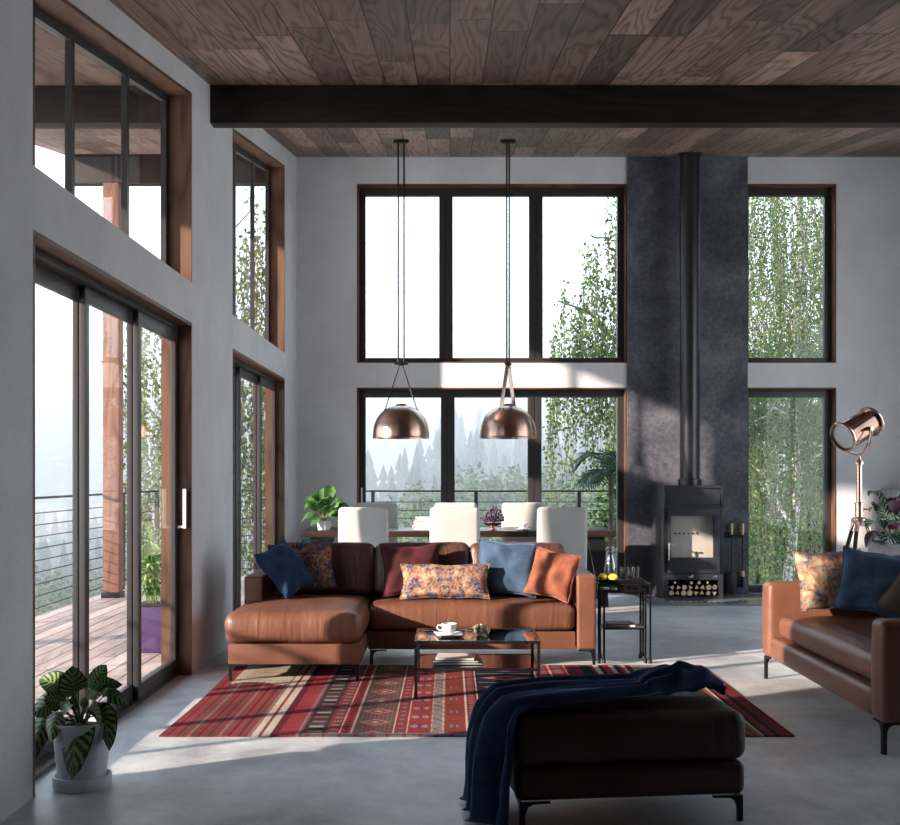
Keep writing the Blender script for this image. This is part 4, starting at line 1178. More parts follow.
def book(name, label, cat, loc, w, d, h, cover, rz=0.0, group=None, mag=False):
    t = thing(name, label, cat, loc, rz, group)
    c = 0.0015 if mag else 0.003
    b = MB(); b.box(-w/2,w/2,-d/2,d/2,0,c); b.box(-w/2,w/2,-d/2,d/2,h-c,h); b.box(-w/2,-w/2+c,-d/2,d/2,c,h-c)
    b.build('cover', cover, t)
    MB().box(-w/2+c,w/2-0.004,-d/2+0.003,d/2-0.003,c+0.0003,h-c-0.0003).build('pages', MT['paper'], t)
    return t
SZ = 0.008+0.168+0.0085
book('magazine','dark thick magazine at the bottom of the stack under the coffee table','magazine',(0.045,6.56,SZ),0.285,0.21,0.013,MT['cover_dark'],D(3))
book('magazine','black-spined magazine in the middle of the stack under the coffee table','magazine',(0.035,6.56,SZ+0.014),0.275,0.21,0.012,MT['cover_dark'],D(-2))
book('magazine','white-covered magazine on top of the stack under the coffee table','magazine',(0.035,6.57,SZ+0.0270),0.23,0.20,0.010,MT['cover_white'],D(-4), mag=True)

# ================================================================ nest of side tables
def frame_table(name, label, loc, w, d, h, top, shelf=None):
    t = thing(name, label, 'table', loc); q = 0.0065
    for (x, y) in ((-w,-d),(w,-d),(-w,d),(w,d)):
        l = MB().box(x-q,x+q,y-q,y+q,0.001,h-0.0135).build('leg', MT['black'], t)
        MB().lathe([(0,0),(0.014,0),(0.012,0.02),(0.0122,0.032),(0,0.032)], 10, Matrix.Translation((x,y,0.0))).build('foot', MT['black'], l)
    b = MB(); b.box(-w-q,w+q,-d-q,-d+q,h-0.013,h,0.002); b.box(-w-q,w+q,d-q,d+q,h-0.013,h,0.002)
    b.box(-w-q,-w+q,-d+q,d-q,h-0.013,h,0.002); b.box(w-q,w+q,-d+q,d-q,h-0.013,h,0.002); b.build('top_frame', MT['black'], t)
    MB().box(-w+q,w-q,-d+q,d-q,h-0.007,h-0.001).build('table_top', top, t)
    if shelf:
        b = MB(); z = shelf
        b.box(-w+q,w-q,-d-q,-d+q,z-0.014,z,0.002); b.box(-w+q,w-q,d-q,d+q,z-0.014,z,0.002); b.box(-w-q,-w+q,-d+q,d-q,z-0.014,z,0.002); b.box(w-q,w+q,-d+q,d-q,z-0.014,z,0.002)
        b.build('shelf_frame', MT['black'], t)
        for k in range(4):
            y = -d+q+0.012+k*(2*d-2*q-0.016)/4
            MB().box(-w+q,w-q,y,y+0.05,z-0.007,z).build('slat', MT['cover_brown'], t)
    return t
NX, NY = 1.205, 7.74
frame_table('side_table','taller black metal side table of the nest at the sofa end',(NX,NY,0),0.178,0.145,0.552,MT['black'])
frame_table('side_table','smaller black side table with a slatted shelf, tucked under the taller one',(NX+0.003,NY-0.035,0),0.143,0.10,0.505,MT['dark_glass'],0.245)
def tray():
    b = MB(); b.box(-0.16,0.155,-0.125,0.125,0.0,0.008,0.002); b.box(-0.16,0.155,-0.125,-0.12,0.0082,0.02); b.box(-0.16,0.155,0.12,0.125,0.0082,0.02)
    b.box(-0.16,-0.155,-0.1195,0.1195,0.0082,0.02); b.box(0.15,0.155,-0.1195,0.1195,0.0082,0.02)
    o = b.build('tray', MT['black'], loc=(NX-0.01,NY,0.553)); tag(o,'black serving tray on the taller side table','tray')
tray()
TT = 0.553+0.0088
o = MB().lathe([(0,0),(0.040,0),(0.045,0.02),(0.044,0.07),(0.032,0.13),(0.022,0.165),(0.021,0.19),(0.031,0.228),(0.029,0.228),(0.019,0.19),(0.020,0.165),(0.030,0.13),(0.042,0.07),(0.042,0.02),(0.037,0.006),(0,0.006)], 36).build('carafe', MT['small_glass'], loc=(NX-0.07,NY+0.045,TT)); tag(o,'clear glass carafe on the black tray by the lemons','carafe')
for i, (x, y, lab) in enumerate(((0.028,0.05,'clear drinking glass on the tray, closest to the carafe'),(0.068,0.00,'clear drinking glass in the middle of the three on the tray'),(0.108,0.055,'clear drinking glass on the tray, furthest from the carafe'))):
    o = MB().lathe([(0,0),(0.026,0),(0.029,0.088),(0.0275,0.088),(0.0245,0.008),(0,0.008)], 28).build('drinking_glass', MT['small_glass'], loc=(NX+x,NY+y,TT)); tag(o,lab,'glass','drinking glasses on the tray')
for i, (x, y, lab) in enumerate(((-0.138,-0.052,'yellow lemon on the tray edge next to the sofa arm'),(-0.068,-0.078,'yellow lemon on the tray in front of the carafe'))):
    o = MB().lathe([(0,-0.036),(0.004,-0.034),(0.012,-0.030),(0.022,-0.018),(0.0255,0),(0.022,0.018),(0.012,0.030),(0.004,0.035),(0,0.037)], 24, Matrix.Rotation(PI/2,4,'Y') ).build('lemon', MT['lemon'], loc=(NX+x,NY+y,TT+0.026), rot=(0,0,D(25-60*i))); tag(o,lab,'lemon','lemons on the tray')
book('book','brown book lying on the slatted shelf of the small side table','book',(NX-0.01,NY-0.03,0.2455),0.20,0.15,0.016,MT['cover_brown'],D(-6))
book('magazine','dark magazine topping the book on the slatted shelf','magazine',(NX-0.02,NY-0.03,0.2625),0.19,0.14,0.008,MT['cover_dark'],D(8),mag=True)
# ================================================================ dining
t = thing('dining_table','long dark wood dining table on black splayed legs in front of the window wall','table',(0.075,11.24,0))
MB().box(-1.545,1.545,-0.44,0.40,0.690,0.750,0.005).build('tabletop', MT['table_wood'], t)
for sx in (-1, 1):
    b = MB()
    for y in (-0.36, 0.32):
        a0, a1 = 1.28*sx, 1.45*sx; c0, c1 = 1.42*sx, 1.49*sx
        b.prism([(a0,0.689),(a1,0.689),(c1,0.0),(c0,0.0)],'y',y-0.035,y+0.035)
    b.prism([(1.28*sx,0.689),(1.45*sx,0.689),(1.435*sx,0.63),(1.30*sx,0.63)],'y',-0.324,0.284)
    b.build('trestle_leg', MT['black'], t)
def chair(loc, rz, label):
    t = thing('dining_chair', label, 'chair', loc, rz, None)
    b = MB(); b.cush(-0.222,0.222,-0.265,0.25,0.36,0.475,0.03,0.012,0.006,10,0.002,1); b.build('seat', MT['linen'], t, ang=80)
    b = MB(); b.cush(-0.226,0.226,-0.045,0.045,0.0,0.66,0.038,0.0,0.006,12,0.002,2); b.build('backrest', MT['linen'], t, loc=(0,-0.285,0.345), rot=(D(3.5),0,0), ang=80)
    for (x, y) in ((-.19,-.25),(.19,-.25),(-.19,.21),(.19,.21)):
        MB().prism([(x-.016,y-.016),(x+.016,y-.016),(x+.016,y+.016),(x-.016,y+.016)],'z',0,0.358).build('leg', MT['table_wood'], t)
    return t
c0 = chair((-0.795,10.42,0), 0, 'cream linen dining chair, backed to the sofa, nearest the leafy plant')
dup(c0, None, loc=(0.045,10.42,0), label='cream linen dining chair backed to the sofa, between the books and the grapes')
dup(c0, None, loc=(1.03,10.42,0), label='cream linen dining chair backed to the sofa, at the stove end of the table')
dup(c0, None, loc=(-0.79,11.50,0), rz=PI, label='cream linen dining chair on the window side, facing the plant end of the table')
dup(c0, None, loc=(0.06,11.50,0), rz=PI, label='cream linen dining chair on the window side, between the stacked books and the grapes')
dup(c0, None, loc=(0.785,11.50,0), rz=PI, label='cream linen dining chair on the window side, behind the coffee cup')
for i, (w_, lab) in enumerate(((0.185,'pale hardback at the bottom of the stack on the dining table'),(0.175,'pale pink hardback in the middle of the stack on the dining table'),(0.165,'pale hardback on top of the stack on the dining table'))):
    book('book',lab,'book',(-0.27+0.012*i,11.02,0.7505+i*0.044),w_+0.03,0.14,0.043,(MT['cover_white'],MT['cover_pink'],MT['cover_white'])[i],D((4,-3,5)[i]))
t = thing('fruit_bowl','bronze footed bowl on the dining table holding dark grapes','bowl',(0.425,10.98,0.7505))
MB().lathe([(0,0),(0.045,0),(0.042,0.008),(0.018,0.02),(0.022,0.032),(0.075,0.05),(0.102,0.075),(0.099,0.077),(0.07,0.056),(0,0.042)], 36).build('bowl', MT['rose'], t)
rs = random.Random(8); g0 = None; pts = []
for k in range(4000):
    if len(pts) > 80: break
    a = rs.uniform(0, 2*PI); el = rs.uniform(0, 1); R = 0.105*math.sqrt(rs.random())
    z = 0.082 + rs.uniform(0, 0.150)*(1-(R/0.12)**2)
    x, y = R*math.cos(a), R*math.sin(a)*0.8; x += (z-0.09)*0.25
    if z < 0.094 and math.hypot(x, y) > 0.08: continue
    if z > 0.105 and not any((x-p[0])**2+(y-p[1])**2 < 0.022**2 and 0 < z-p[2] < 0.045 for p in pts): continue
    if all((x-p[0])**2+(y-p[1])**2+(z-p[2])**2 > 0.0285**2 for p in pts): pts.append((x,y,z))
for p in pts:
    L = (0.425+p[0], 10.98+p[1], 0.7505+p[2]); s = rs.uniform(0.85, 1.0)
    if g0 is None:
        g0 = MB().lathe([(0,-.0142),(.0071,-.0123),(.0123,-.0071),(.0142,0),(.0123,.0071),(.0071,.0123),(0,.0142)], 12).build('grape', MT['grape'], loc=L)
        tag(g0,'dark purple grape heaped in the bronze fruit bowl','grape','grapes in the fruit bowl')
    else: dup(g0, None, loc=L, scale=(s,)*3)
cup('coffee_cup','white coffee cup and saucer on the dining table before the window-side chair',(0.725,10.96,0.7505),0.042,0.062,False,PI)
# leafy plant at the end of the table
t = thing('potted_plant','broad-leaved green plant in a pale pot at the corner end of the dining table','plant',(-1.27,11.10,0.7505)); t.scale = (0.95,0.95,0.88)
MB().lathe([(0,0),(0.065,0),(0.078,0.10),(0.068,0.10),(0.062,0.085),(0,0.085)], 28).build('pot', MT['white'], t)
rs = random.Random(31); b = MB(); st = MB()
for (tx, tz, cz, w, dy) in ((-0.25,-0.075,0.17,0.085,-0.05),(-0.20,0.10,0.22,0.09,-0.10),(-0.14,0.26,0.20,0.075,0.04),(-0.06,0.19,0.16,0.10,-0.12),(0.10,0.36,0.24,0.09,0.05),(0.21,0.19,0.20,0.09,-0.06),(0.29,0.12,0.24,0.09,0.02),(0.24,0.00,0.17,0.08,-0.14),(-0.23,0.19,0.22,0.085,0.10),(0.04,0.24,0.20,0.10,-0.10),(-0.12,-0.09,0.13,0.07,-0.13),(0.14,0.05,0.15,0.08,-0.16),(0.03,0.14,0.14,0.09,-0.16),(-0.05,0.33,0.2,0.07,0.1),(0.12,0.30,0.2,0.07,0.1)):
    p0 = Vector((0,0,0.09)); p2 = Vector((tx,dy,0.09+tz+0.03)); p1 = Vector((tx*0.45,dy*0.5,0.09+cz+max(0,tz*0.5)))
    m0 = p0*0.49+p1*0.42+p2*0.09
    st.tube([p0, p0*0.72+p1*0.26+p2*0.02, m0], 0.006, 6)
    b.leaf(m0, (p1+p2)/2+Vector((0,0,0.03)), p2, w*1.45, 10, fold=0.14, side=(0.9,0.1,0.5) if abs(tx) < 0.13 else (-0.35*(1 if tx > 0 else -1),0.75,0.6))
b.build('foliage', MT['green_leaf'], t); st.build('stems', MT['stem'], t); MB().lathe([(0,0.087),(0.06,0.087)],20).build('soil', MT['soil'], t)
o = MB().lathe([(0,0),(0.11,0),(0.14,0.62),(0.125,0.62),(0.11,0.56),(0,0.56)], 28).build('floor_pot', MT['teal'], loc=(-1.425,11.62,0)); tag(o,'tall teal pot standing on the floor under the plant end of the dining table','pot')

# ================================================================ pendant lamps
def pendant(x, y, yaw, label):
    zt = zc(y); t = thing('pendant_lamp', label, 'pendant lamp', (x, y, zt), yaw)
    b = MB(); b.lathe([(0,-0.001),(0.075,-0.001),(0.078,-0.022),(0.06,-0.034),(0,-0.034)], 28, Matrix.Rotation(math.atan(0.1725),4,Vector((math.cos(yaw),-math.sin(yaw),0))))
    b.build('ceiling_rose', MT['black'], t)
    zj = 2.375-zt
    for sx in (-1, 1):
        MB().tube([(0.028*sx,0,-0.03),(0.028*sx,0,zj-0.015)], 0.0085, 10).build('rod', MT['black'], t)
    b = MB(); b.tube([(-0.065,0,zj),(0.065,0,zj)], 0.010, 10); b.box(-0.02,0.02,-0.02,0.02,zj-0.02,zj+0.02,0.004); b.build('joint', MT['black'], t)
    zb = 1.655-zt; R = 0.272; H = 0.315
    for sx in (-1, 1):
        a = Vector((0.012*sx,0.0,zj-0.008)); c = Vector((0.155*sx,0.0,zb+0.315-0.03)); d = (c-a).normalized(); e = c + Vector((0.012*sx,0,-0.05))
        n = Vector((0,1,0)); s = d.cross(n)
        def strap(p, q, w, k):
            vs = []
            for pt in (p, q):
                for (i, j) in ((-1,-1),(1,-1),(1,1),(-1,1)): vs.append(pt + n*w*i + s*k*j)
            return vs
        b = MB(); b.poly(strap(a, e, 0.018, 0.004), [(0,1,2,3),(7,6,5,4),(0,4,5,1),(1,5,6,2),(2,6,7,3),(3,7,4,0)])
        bmesh.ops.recalc_face_normals(b.bm, faces=b.bm.faces[:])
        st = b.build('strap', MT['chrome'], t)
        MB().tube([c+Vector((0,-0.026,-0.012)), c+Vector((0,0.026,-0.012))], 0.012, 10).build('bolt', MT['black'], st)
    prof = [(0, zb+H)]
    for k in range(1, 17):
        f = k/16; prof.append((R*math.sin(f*PI/2)**0.86*1.0, zb+0.02+(H-0.02)*math.cos(f*PI/2)**0.92))
    prof += [(R, zb+0.008),(R*1.012, zb+0.004),(R*1.012, zb),(R*0.985, zb)]
    for k in range(16, 0, -1):
        f = k/16; prof.append((R*0.975*math.sin(f*PI/2)**0.86, zb+0.018+(H-0.026)*math.cos(f*PI/2)**0.92))
    prof.append((0, zb+H-0.008))
    sh = MB().lathe(prof, 64).build('lamp_shade', MT['copper'], t, ang=50)
    MB().lathe([(0,zb+H+0.001),(0.055,zb+H-0.004),(0.05,zb+H+0.014),(0,zb+H+0.016)], 24).build('cap', MT['lamp_shell'], sh)
    b = MB(); b.lathe([(0,zb+H-0.01),(0.03,zb+H-0.01),(0.03,zb+H-0.09),(0,zb+H-0.09)], 16); so = b.build('bulb_holder', MT['black'], t)
    b = MB(); b.lathe([(0,zb+H-0.091),(0.015,zb+H-0.10),(0.045,zb+H-0.16),(0.035,zb+H-0.20),(0,zb+H-0.215)], 20); b.build('bulb', MT['white'], so)
pendant(-0.472, 10.62, D(6), 'copper dome pendant lamp seen broadside, over the books end of the dining table')
pendant(0.560, 10.62, D(62), 'copper dome pendant lamp with its straps turned edge-on, over the grape bowl')

# ================================================================ wood stove
SX, SY = 2.53, 11.42
o = MB().box(1.99,3.72,10.92,YB-0.035,0.0005,0.010,0.002).build('hearth_plate', MT['hearth'])
tag(o,'dark glossy hearth plate on the floor under the wood stove','hearth plate')
t = thing('wood_stove','black steel wood stove with log niche and tall flue against the slate wall','stove',(SX,SY,0.0105))
F, Bk, yb = 0.305, 0.352, 0.50
full = [(-F,0),(F,0),(Bk,0.40),(Bk,yb),(-Bk,yb),(-Bk,0.40)]
b = MB()
b.prism(full,'z',0,0.028)                                   # plinth
lft = [(-F,0),(-0.262,0),(-0.262,0.40),(-0.262,yb),(-Bk,yb),(-Bk,0.40)]
rgt = [(0.262,0),(F,0),(Bk,0.40),(Bk,yb),(0.262,yb),(0.262,0.40)]
b.prism(lft,'z',0.028,0.20); b.prism(rgt,'z',0.028,0.20); b.box(-0.262,0.262,0.42,yb,0.028,0.20)
b.prism(full,'z',0.20,0.262)
cav = 0.245
b.prism([(-F,0.03),(-cav,0.03),(-cav,0.36),(-0.262,yb),(-Bk,yb),(-Bk,0.40)],'z',0.262,0.945); b.prism([(cav,0.03),(F,0.03),(Bk,0.40),(Bk,yb),(0.262,yb),(cav,0.36)],'z',0.262,0.945)
b.box(-0.262,0.262,0.40,yb,0.262,0.945)
b.box(-cav,cav,0.03,0.40,0.262,0.40)
b.prism(full,'z',0.945,0.965)
inner = [(-F,0.0),(-0.285,0.0),(-0.285,0.025),(0.285,0.025),(0.285,0.0),(F,0.0),(Bk,0.40),(Bk,yb),(-Bk,yb),(-Bk,0.40)]
b.prism(inner,'z',0.965,1.155); b.prism(full,'z',1.155,1.180)
body = b.build('body', MT['stove'], t)
MB().box(-0.275,0.275,0.004,0.023,0.985,1.085,0.003).build('top_panel', MT['stove'], t)
b = MB(); z0, z1 = 0.268, 0.942
b.box(-0.270,0.270,-0.004,0.026,z0,0.432,0.004); b.box(-0.270,0.270,-0.004,0.026,0.868,z1,0.004)
b.box(-0.270,-0.235,-0.004,0.026,0.432,0.868,0.003); b.box(0.205,0.270,-0.004,0.026,0.432,0.868,0.003)
dr = b.build('door', MT['stove'], t)
MB().box(-0.235,0.205,0.006,0.012,0.432,0.868).build('door_glass', MT['glass'], dr)
b = MB(); b.tube([(-0.262,-0.004,0.575),(-0.262,-0.045,0.575)],0.008,8); b.tube([(-0.262,-0.045,0.590),(-0.266,-0.047,0.41)],0.0085,10); b.box(-0.285,-0.20,-0.05,-0.038,0.57,0.585,0.003); b.build('door_handle', MT['chrome'], dr)
fb = MB().box(-0.244,0.244,0.13,0.16,0.402,0.94).build('fireback', MT['fireback'], t)
for k in range(6): MB().box(-0.175+k*0.046,-0.157+k*0.046,0.122,0.1298,0.668,0.684).build('air_hole', MT['black'], fb)
def side_plate(sx, t0, t1, za, zb, out=0.003):
    P = lambda t, o: (sx*(F+(Bk-F)*t+o), 0.40*t)
    b = MB(); b.prism([P(t0,0.0005), P(t1,0.0005), P(t1,out), P(t0,out)], 'z', za, zb); return b
for sx in (-1, 1):
    side_plate(sx, 0.35, 0.75, 0.43, 0.86).build('side_window', MT['black'], t)
    for zz in (1.05, 0.10):
        for k in range(4): side_plate(sx, 0.2, 0.8, zz+k*0.024, zz+k*0.024+0.010).build('vent_slot', MT['black'], t)
for x in (-0.03, 0.22): 
    b = MB(); b.box(x-0.022,x+0.022,-0.003,0.0,0.222,0.250,0.001); b.build('air_control', MT['chrome'], t)
    MB().box(x-0.003,x+0.003,-0.0045,-0.003,0.225,0.247).build('slider', MT['black'], t)
ft = zc(SY+0.30)-0.0105
b = MB(); m = Matrix.Translation((0.02,0.27,0))
b.lathe([(0,1.181),(0.125,1.181),(0.125,1.245),(0.106,1.25),(0.106,ft-0.03),(0.125,ft-0.028),(0.125,ft-0.012),(0,ft-0.012)], 40, m)
fl = b.build('flue_pipe', MT['flue'], t)
for zz in (1.35, 2.55, 3.75): MB().lathe([(0.1065,zz),(0.109,zz),(0.109,zz+0.02),(0.1065,zz+0.02)], 40, m).build('joint_ring', MT['flue'], fl)
# logs in the niche, every one by itself
rs = random.Random(19); rows = []
x = -0.243
def log(x, z, r, kind, ang):
    lab = 'split log stacked in the niche under the stove door' if kind else 'round log stacked in the niche under the stove door'
    b = MB(); L = 0.30; y0 = rs.uniform(0.008, 0.04)
    if kind: prof = [(math.cos(ang+k*2.09)*r, math.sin(ang+k*2.09)*r) for k in range(3)]
    else: prof = [(math.cos(k*PI/8)*r, math.sin(k*PI/8)*r) for k in range(16)]
    t2 = thing('firewood_log', lab, 'log', (SX+x, SY+y0, 0.0105+z), 0, 'split logs in the stove niche' if kind else 'round logs in the stove niche')
    b.prism(prof,'y',0.004,L,0.0015,1); b.build('bark', MT['bark'], t2)
    MB().prism([(p[0]*0.94,p[1]*0.94) for p in prof],'y',0.0,0.0039).build('cut_face', MT['log'], t2)
zr = 0.0290
lay = [[(0,.026,.3),(1,.03,1.2),(0,.029,0),(0,.031,0),(1,.031,.5),(1,.030,1.6),(0,.023,0),(1,.032,.5)],[(1,.030,.9),(1,.030,1.9),(0,.026,0),(1,.030,.2),(1,.027,1.6),(1,.031,1.4),(0,.029,0),(0,.027,0)],[(1,.025,.5),(0,.022,0),(0,.021,0),(1,.024,1.6)]]
for ri, row in enumerate(lay):
    z = (0.0612, 0.1205, 0.169)[ri]; xs = [-0.225+0.0635*k+(0.006 if ri == 1 else 0) for k in range(8)] if ri < 2 else [-0.19,-0.02,0.06,0.15]
    for (k, r, a), x in zip(row, xs):
        log(x, z, min(r, 0.0305 if ri < 2 else 0.0175), k, a)

# fire tools on a wall rack
t = thing('fire_tool_rack','black rack on the slate wall beside the stove holding the fire tools','rack',(3.11,YB-0.031,0.625))
MB().box(-0.115,0.115,-0.036,-0.0005,0.0,0.012,0.002).build('shelf', MT['black'], t); MB().box(-0.115,0.115,-0.012,-0.0005,0.013,0.05,0.002).build('back_plate', MT['black'], t)
def tool(x, name, label, kind):
    t = thing(name, label, 'fire tool', (x, YB-0.086, 0.0))
    MB().lathe([(0,0.655),(0.013,0.655),(0.016,0.70),(0.0165,0.76),(0.013,0.775),(0,0.775)], 14).build('handle', MT['log'], t)
    MB().tube([(0,0,0.26),(0,0,0.654)], 0.006, 8).build('rod', MT['black'], t)
    MB().tube([(0.014*math.cos(k*PI/8),0,0.788+0.014*math.sin(k*PI/8)) for k in range(16)],0.003,6,closed=True).build('hanging_loop', MT['black'], t)
    if kind: MB().prism([(-0.05,0.01),(0.05,0.01),(0.058,0.22),(0.02,0.26),(-0.02,0.26),(-0.058,0.22)],'y',-0.009,-0.004,0.001).build('blade', MT['black'], t)
    else:
        MB().lathe([(0,0.262),(0.018,0.258),(0.024,0.22),(0.02,0.20),(0,0.2)], 14).build('ferrule', MT['log'], t)
        MB().lathe([(0,0.199),(0.02,0.199),(0.034,0.09),(0.03,0.085),(0,0.085)], 16).build('bristles', MT['black'], t)
tool(3.055,'ash_shovel','black ash shovel with a wooden grip hanging beside the stove',1)
tool(3.175,'hearth_brush','black hearth brush with a wooden grip hanging next to the window',0)

# ================================================================ tripod lamp
LX, LY = 3.33, 8.95
t = thing('tripod_lamp','copper studio spotlight on a dark wood tripod behind the side sofa','lamp',(LX,LY,0))
apex = 0.93
for k, a in enumerate((D(200), D(-35), D(85))):
    c, s = math.cos(a), math.sin(a)
    top = Vector((0.055*c,0.055*s,apex-0.02)); bot = Vector((0.36*c,0.36*s,0.012)); q = top.lerp(bot, 0.07)
    lg = MB().tube([q, bot+(top-bot)*0.02], [0.017,0.014], 10).build('leg', MT['table_wood'], t)
    MB().tube([top, q+(bot-top)*0.004], [0.019,0.0185], 10).build('clamp', MT['rose'], lg)
    MB().tube([bot+(top-bot)*0.03, bot], [0.016,0.012], 10).build('foot', MT['rose'], lg)
MB().lathe([(0,0.885),(0.05,0.885),(0.062,0.90),(0.062,0.945),(0.05,0.955),(0.034,0.96),(0.034,1.06),(0.04,1.062),(0.04,1.075),(0.03,1.08),(0,1.08)], 28).build('collar', MT['rose'], t)
b = MB(); b.tube([(0.03,-0.01,1.02),(0.08,-0.02,1.02)],0.008,8); b.lathe([(0,0),(0.018,0),(0.018,0.016),(0,0.016)],14,Matrix.Translation((0.075,-0.02,1.02)) @ Matrix.Rotation(PI/2,4,'Y')); b.build('knob', MT['rose'], t)
MB().lathe([(0,1.0805),(0.023,1.0805),(0.023,1.38),(0.034,1.385),(0.036,1.40),(0.028,1.415),(0.014,1.43),(0.01,1.455),(0,1.455)], 24).build('pole', MT['rose'], t)
ax = Vector((-0.842,-0.382,-0.398)).normalized(); side = ax.cross(Vector((0,0,1))).normalized()
hc = Vector((-0.018,0,1.672))
M = Matrix.Translation(hc) @ rot_to(ax); Rr = 0.112; L = 0.18
hd = MB().lathe([(0,-L),(Rr*0.96,-L),(Rr,-L+0.01),(Rr,L-0.02),(Rr*0.97,L-0.02),(Rr*0.94,L-0.03),(Rr*0.94,-L+0.02),(0,-L+0.02)], 48, M).build('lamp_head', MT['lamp_shell'], t, ang=50)
for zz in (L-0.03, -L+0.005): MB().lathe([(Rr+0.0005,zz),(Rr+0.016,zz+0.004),(Rr+0.018,zz+0.016),(Rr+0.012,zz+0.026),(Rr+0.0005,zz+0.028)], 48, M).build('rim', MT['rose'], hd)
MB().lathe([(0,L-0.022),(Rr*0.93,L-0.026),(Rr*0.93,L-0.029),(0,L-0.026)], 40, M).build('lens', MT['lens'], hd)
MB().lathe([(0,-L-0.06),(0.05,-L-0.06),(0.055,-L-0.05),(0.055,-L-0.036),(0.085,-L-0.034),(0.09,-L-0.02),(0.09,-L-0.001),(0,-L-0.001)], 32, M).build('vent_cap', MT['rose'], hd)
yk = []
for k in range(25):
    a = PI*k/24; yk.append(hc + side*(Rr+0.035)*math.cos(a) + Vector((0,0,-(0.202)))*math.sin(a)**0.8)
b = MB(); rr = 0.014; b.tube(yk, 0.013, 8, flat=0.45); b.build('yoke', MT['rose'], t)
for sg in (-1, 1): b = MB(); b.tube([hc+side*sg*(Rr+0.001), hc+side*sg*(Rr+0.05)], 0.018, 14); b.build('pivot', MT['rose'], t)

# ================================================================ plant behind the side sofa
t = thing('potted_plant','white-veined green and wine leaved plant in a concrete planter behind the side sofa','plant',(3.30,8.15,0))
MB().prism([(-0.15,-0.15),(0.15,-0.15),(0.15,0.15),(-0.15,0.15)],'z',0,0.80,0.02,3).build('planter', MT['concrete'], t)
MB().box(-0.13,0.13,-0.13,0.13,0.801,0.808).build('soil', MT['soil'], t)
st = MB()
for k, (tx, tz, dy, w, kind) in enumerate(((-0.20,0.33,0.0,0.15,0),(-0.03,0.30,-0.10,0.15,1),(0.10,0.33,-0.05,0.14,1),(-0.24,0.10,-0.08,0.15,0),(-0.24,-0.05,-0.06,0.13,1),(-0.14,-0.03,-0.20,0.16,0),(0.0,0.02,-0.22,0.17,0),(0.14,0.0,-0.2,0.16,0),(-0.10,0.16,-0.15,0.15,0),(0.22,0.18,-0.05,0.16,0),(0.24,0.02,0.02,0.16,0),(0.05,0.20,-0.12,0.14,0),(-0.12,0.24,0.1,0.14,0),(0.15,0.30,0.12,0.14,0),(-0.06,0.10,-0.2,0.13,1))):
    p0 = Vector((tx*0.15,dy*0.15,0.81)); p2 = Vector((tx,dy,0.81+tz)); p1 = Vector((tx*0.55,dy*0.55,0.81+max(0.14,tz+0.10)))
    m0 = p0*0.49+p1*0.42+p2*0.09
    st.tube([p0, p0*0.72+p1*0.26+p2*0.02, m0], 0.005, 6)
    b = MB(); b.leaf(m0, (p1+p2)/2+Vector((0,0,0.04)), p2, w*1.15, 10, fold=0.14, side=(1,0.15,0.1) if abs(tx) < 0.16 else None)
    lf = b.build('leaf', MT['wine_leaf'] if kind else MT['calathea_pale'], t)
    if kind: lf['label'] = 'wine red leaf'
st.build('stems', MT['stem'], t)
o = MB().box(4.70,5.35,11.62,11.98,0.0005,1.15,0.006).build('concrete_plinth', MT['concrete']); tag(o,'tall grey concrete plinth against the window wall behind the tripod lamp','plinth')

# ================================================================ striped plant by the sliding door
PX, PY = -1.538, 4.60
t = thing('calathea_plant','striped-leaf calathea in a pale pot and saucer by the sliding door','plant',(PX,PY,0))
MB().lathe([(0,0),(0.112,0),(0.118,0.01),(0.119,0.052),(0.110,0.052),(0.108,0.016),(0,0.016)], 48).build('saucer', MT['pot_white'], t)
MB().lathe([(0,0.0165),(0.086,0.0165),(0.100,0.06),(0.120,0.262),(0.1235,0.275),(0.114,0.275),(0.108,0.245),(0,0.245)], 48).build('pot', MT['pot_white'], t)
MB().lathe([(0,0.246),(0.106,0.246)], 24).build('soil', MT['soil'], t)
st = MB(); rs = random.Random(9)
cz = lambda py: 1.3-(py-475)*4.55/1100
cx = lambda px: (px-450)*4.55/1100-PX
# tip px, tip py, mid px, mid py, depth, width, start fraction
LV = [(64,670,67,694,0.04,0.100,None),(31,684,50,690,0.03,0.085,None),(31,716,46,707,-0.04,0.095,None),(35,761,42,728,-0.07,0.085,None),(83,771,80,733,-0.145,0.125,None),
      (112,749,104,722,-0.07,0.095,None),(121,712,104,700,0.05,0.085,None),(119,687,102,688,0.0,0.080,None),(95,671,88,686,0.08,0.062,None),(106,724,95,713,-0.09,0.065,None),
      (58,738,58,718,-0.10,0.085,None),(56,700,58,706,0.10,0.08,None),(84,705,79,705,-0.07,0.06,None),(45,700,55,704,-0.05,0.07,None),(92,700,84,702,0.09,0.08,None),(70,712,70,706,-0.10,0.07,None)]
for (tx, ty, mx, my, dy, w, _) in LV:
    p0 = Vector((rs.uniform(-.02,.02), rs.uniform(-.02,.02), 0.25)); tip = Vector((cx(tx), dy*1.25, cz(ty))); mid = Vector((cx(mx), dy*0.75, cz(my)+0.012))
    m0 = p0.lerp(mid, 0.66)+Vector((0,0,0.025)); ctrl = mid*2 - (m0+tip)*0.5
    st.tube([p0, p0.lerp(m0, 0.5)+Vector((0,0,0.012)), m0], [0.0045,0.004,0.003], 6)
    d = (tip-m0); sd = Vector((d.z, 0.25*abs(d.x)+0.05, -d.x)) if abs(d.x)+abs(d.z) > 0.02 else None
    b = MB(); b.leaf(m0, ctrl, tip, w*1.25, 12, side=sd, fold=-0.13 if dy < 0 else 0.13, m=6, prof=lambda t: max(0.0, math.sin(PI*min(1.0, 0.04+0.96*t)))**0.62)
    b.build('leaf', MT['calathea'], t)
st.build('stems', MT['stem'], t)

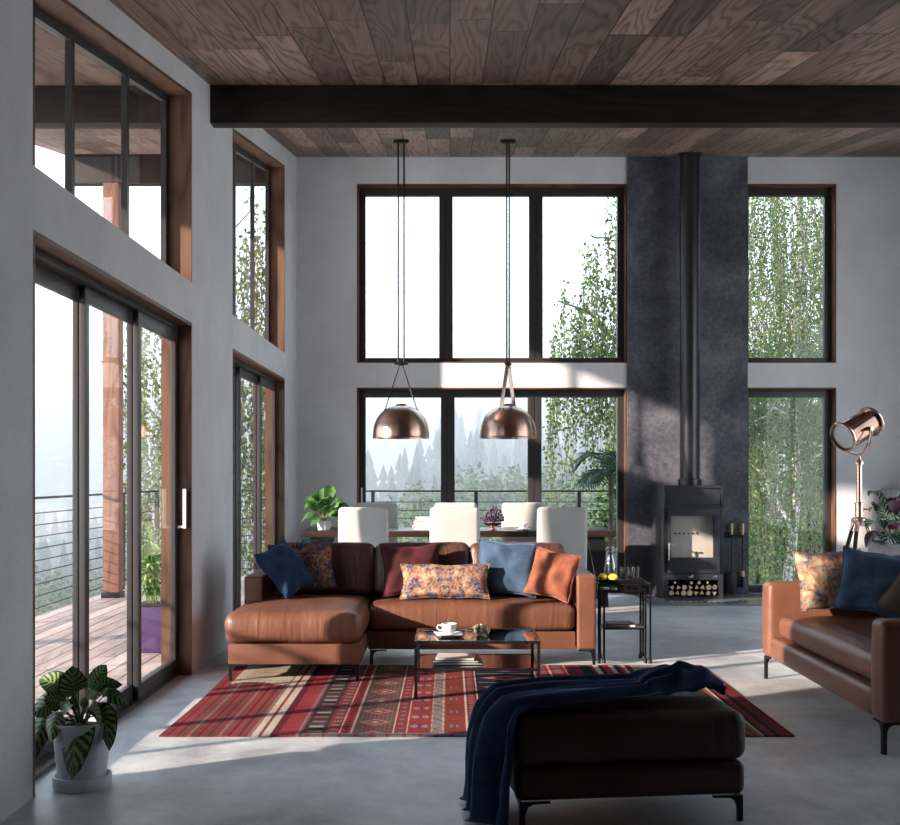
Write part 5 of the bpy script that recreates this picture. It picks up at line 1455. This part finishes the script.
# ================================================================ camera and light
cam = bpy.data.cameras.new('camera'); co = bpy.data.objects.new('camera', cam); COL.objects.link(co)
cam.sensor_fit = 'HORIZONTAL'; cam.sensor_width = 36.0; cam.lens = 36.0*1100/900; cam.shift_y = (475-412.5)/900
co.location = (0, 0, 1.3); co.rotation_euler = (PI/2, 0, 0); cam.clip_end = 600
SC.camera = co
sun = bpy.data.lights.new('sun', 'SUN'); sun.energy = 13.0; sun.angle = D(1.1); sun.color = (1.0, 0.85, 0.73)
so = bpy.data.objects.new('sun', sun); COL.objects.link(so); so.location = (-12, -4, 8)
so.rotation_euler = Vector((1.85, 1.0, -0.61)).to_track_quat('-Z', 'Y').to_euler()
w = bpy.data.worlds.new('sky'); SC.world = w; w.use_nodes = True; nt = w.node_tree; nt.nodes.clear()
out = nt.nodes.new('ShaderNodeOutputWorld'); bg = nt.nodes.new('ShaderNodeBackground'); tc = nt.nodes.new('ShaderNodeTexCoord')
sp = nt.nodes.new('ShaderNodeSeparateXYZ'); cr = nt.nodes.new('ShaderNodeValToRGB')
nt.links.new(tc.outputs['Generated'], sp.inputs[0]); nt.links.new(sp.outputs[2], cr.inputs[0])
cr.color_ramp.elements[0].position = 0.0; cr.color_ramp.elements[0].color = (0.88,0.94,0.98,1)
cr.color_ramp.elements[1].position = 0.6; cr.color_ramp.elements[1].color = (0.58,0.78,1.0,1)
nt.links.new(cr.outputs[0], bg.inputs[0]); bg.inputs[1].default_value = 3.5; nt.links.new(bg.outputs[0], out.inputs[0])
vs_ = SC.view_settings; vs_.view_transform = 'Standard'; vs_.look = 'None'; vs_.exposure = 0.0; vs_.gamma = 1.0; vs_.use_curve_mapping = False
SC.cycles.use_denoising = True
SC.cycles.max_bounces = 10; SC.cycles.diffuse_bounces = 5; SC.cycles.glossy_bounces = 4; SC.cycles.transparent_max_bounces = 24; SC.cycles.volume_bounces = 1
SC.cycles.sample_clamp_indirect = 6.0; SC.cycles.caustics_reflective = False; SC.cycles.caustics_refractive = False
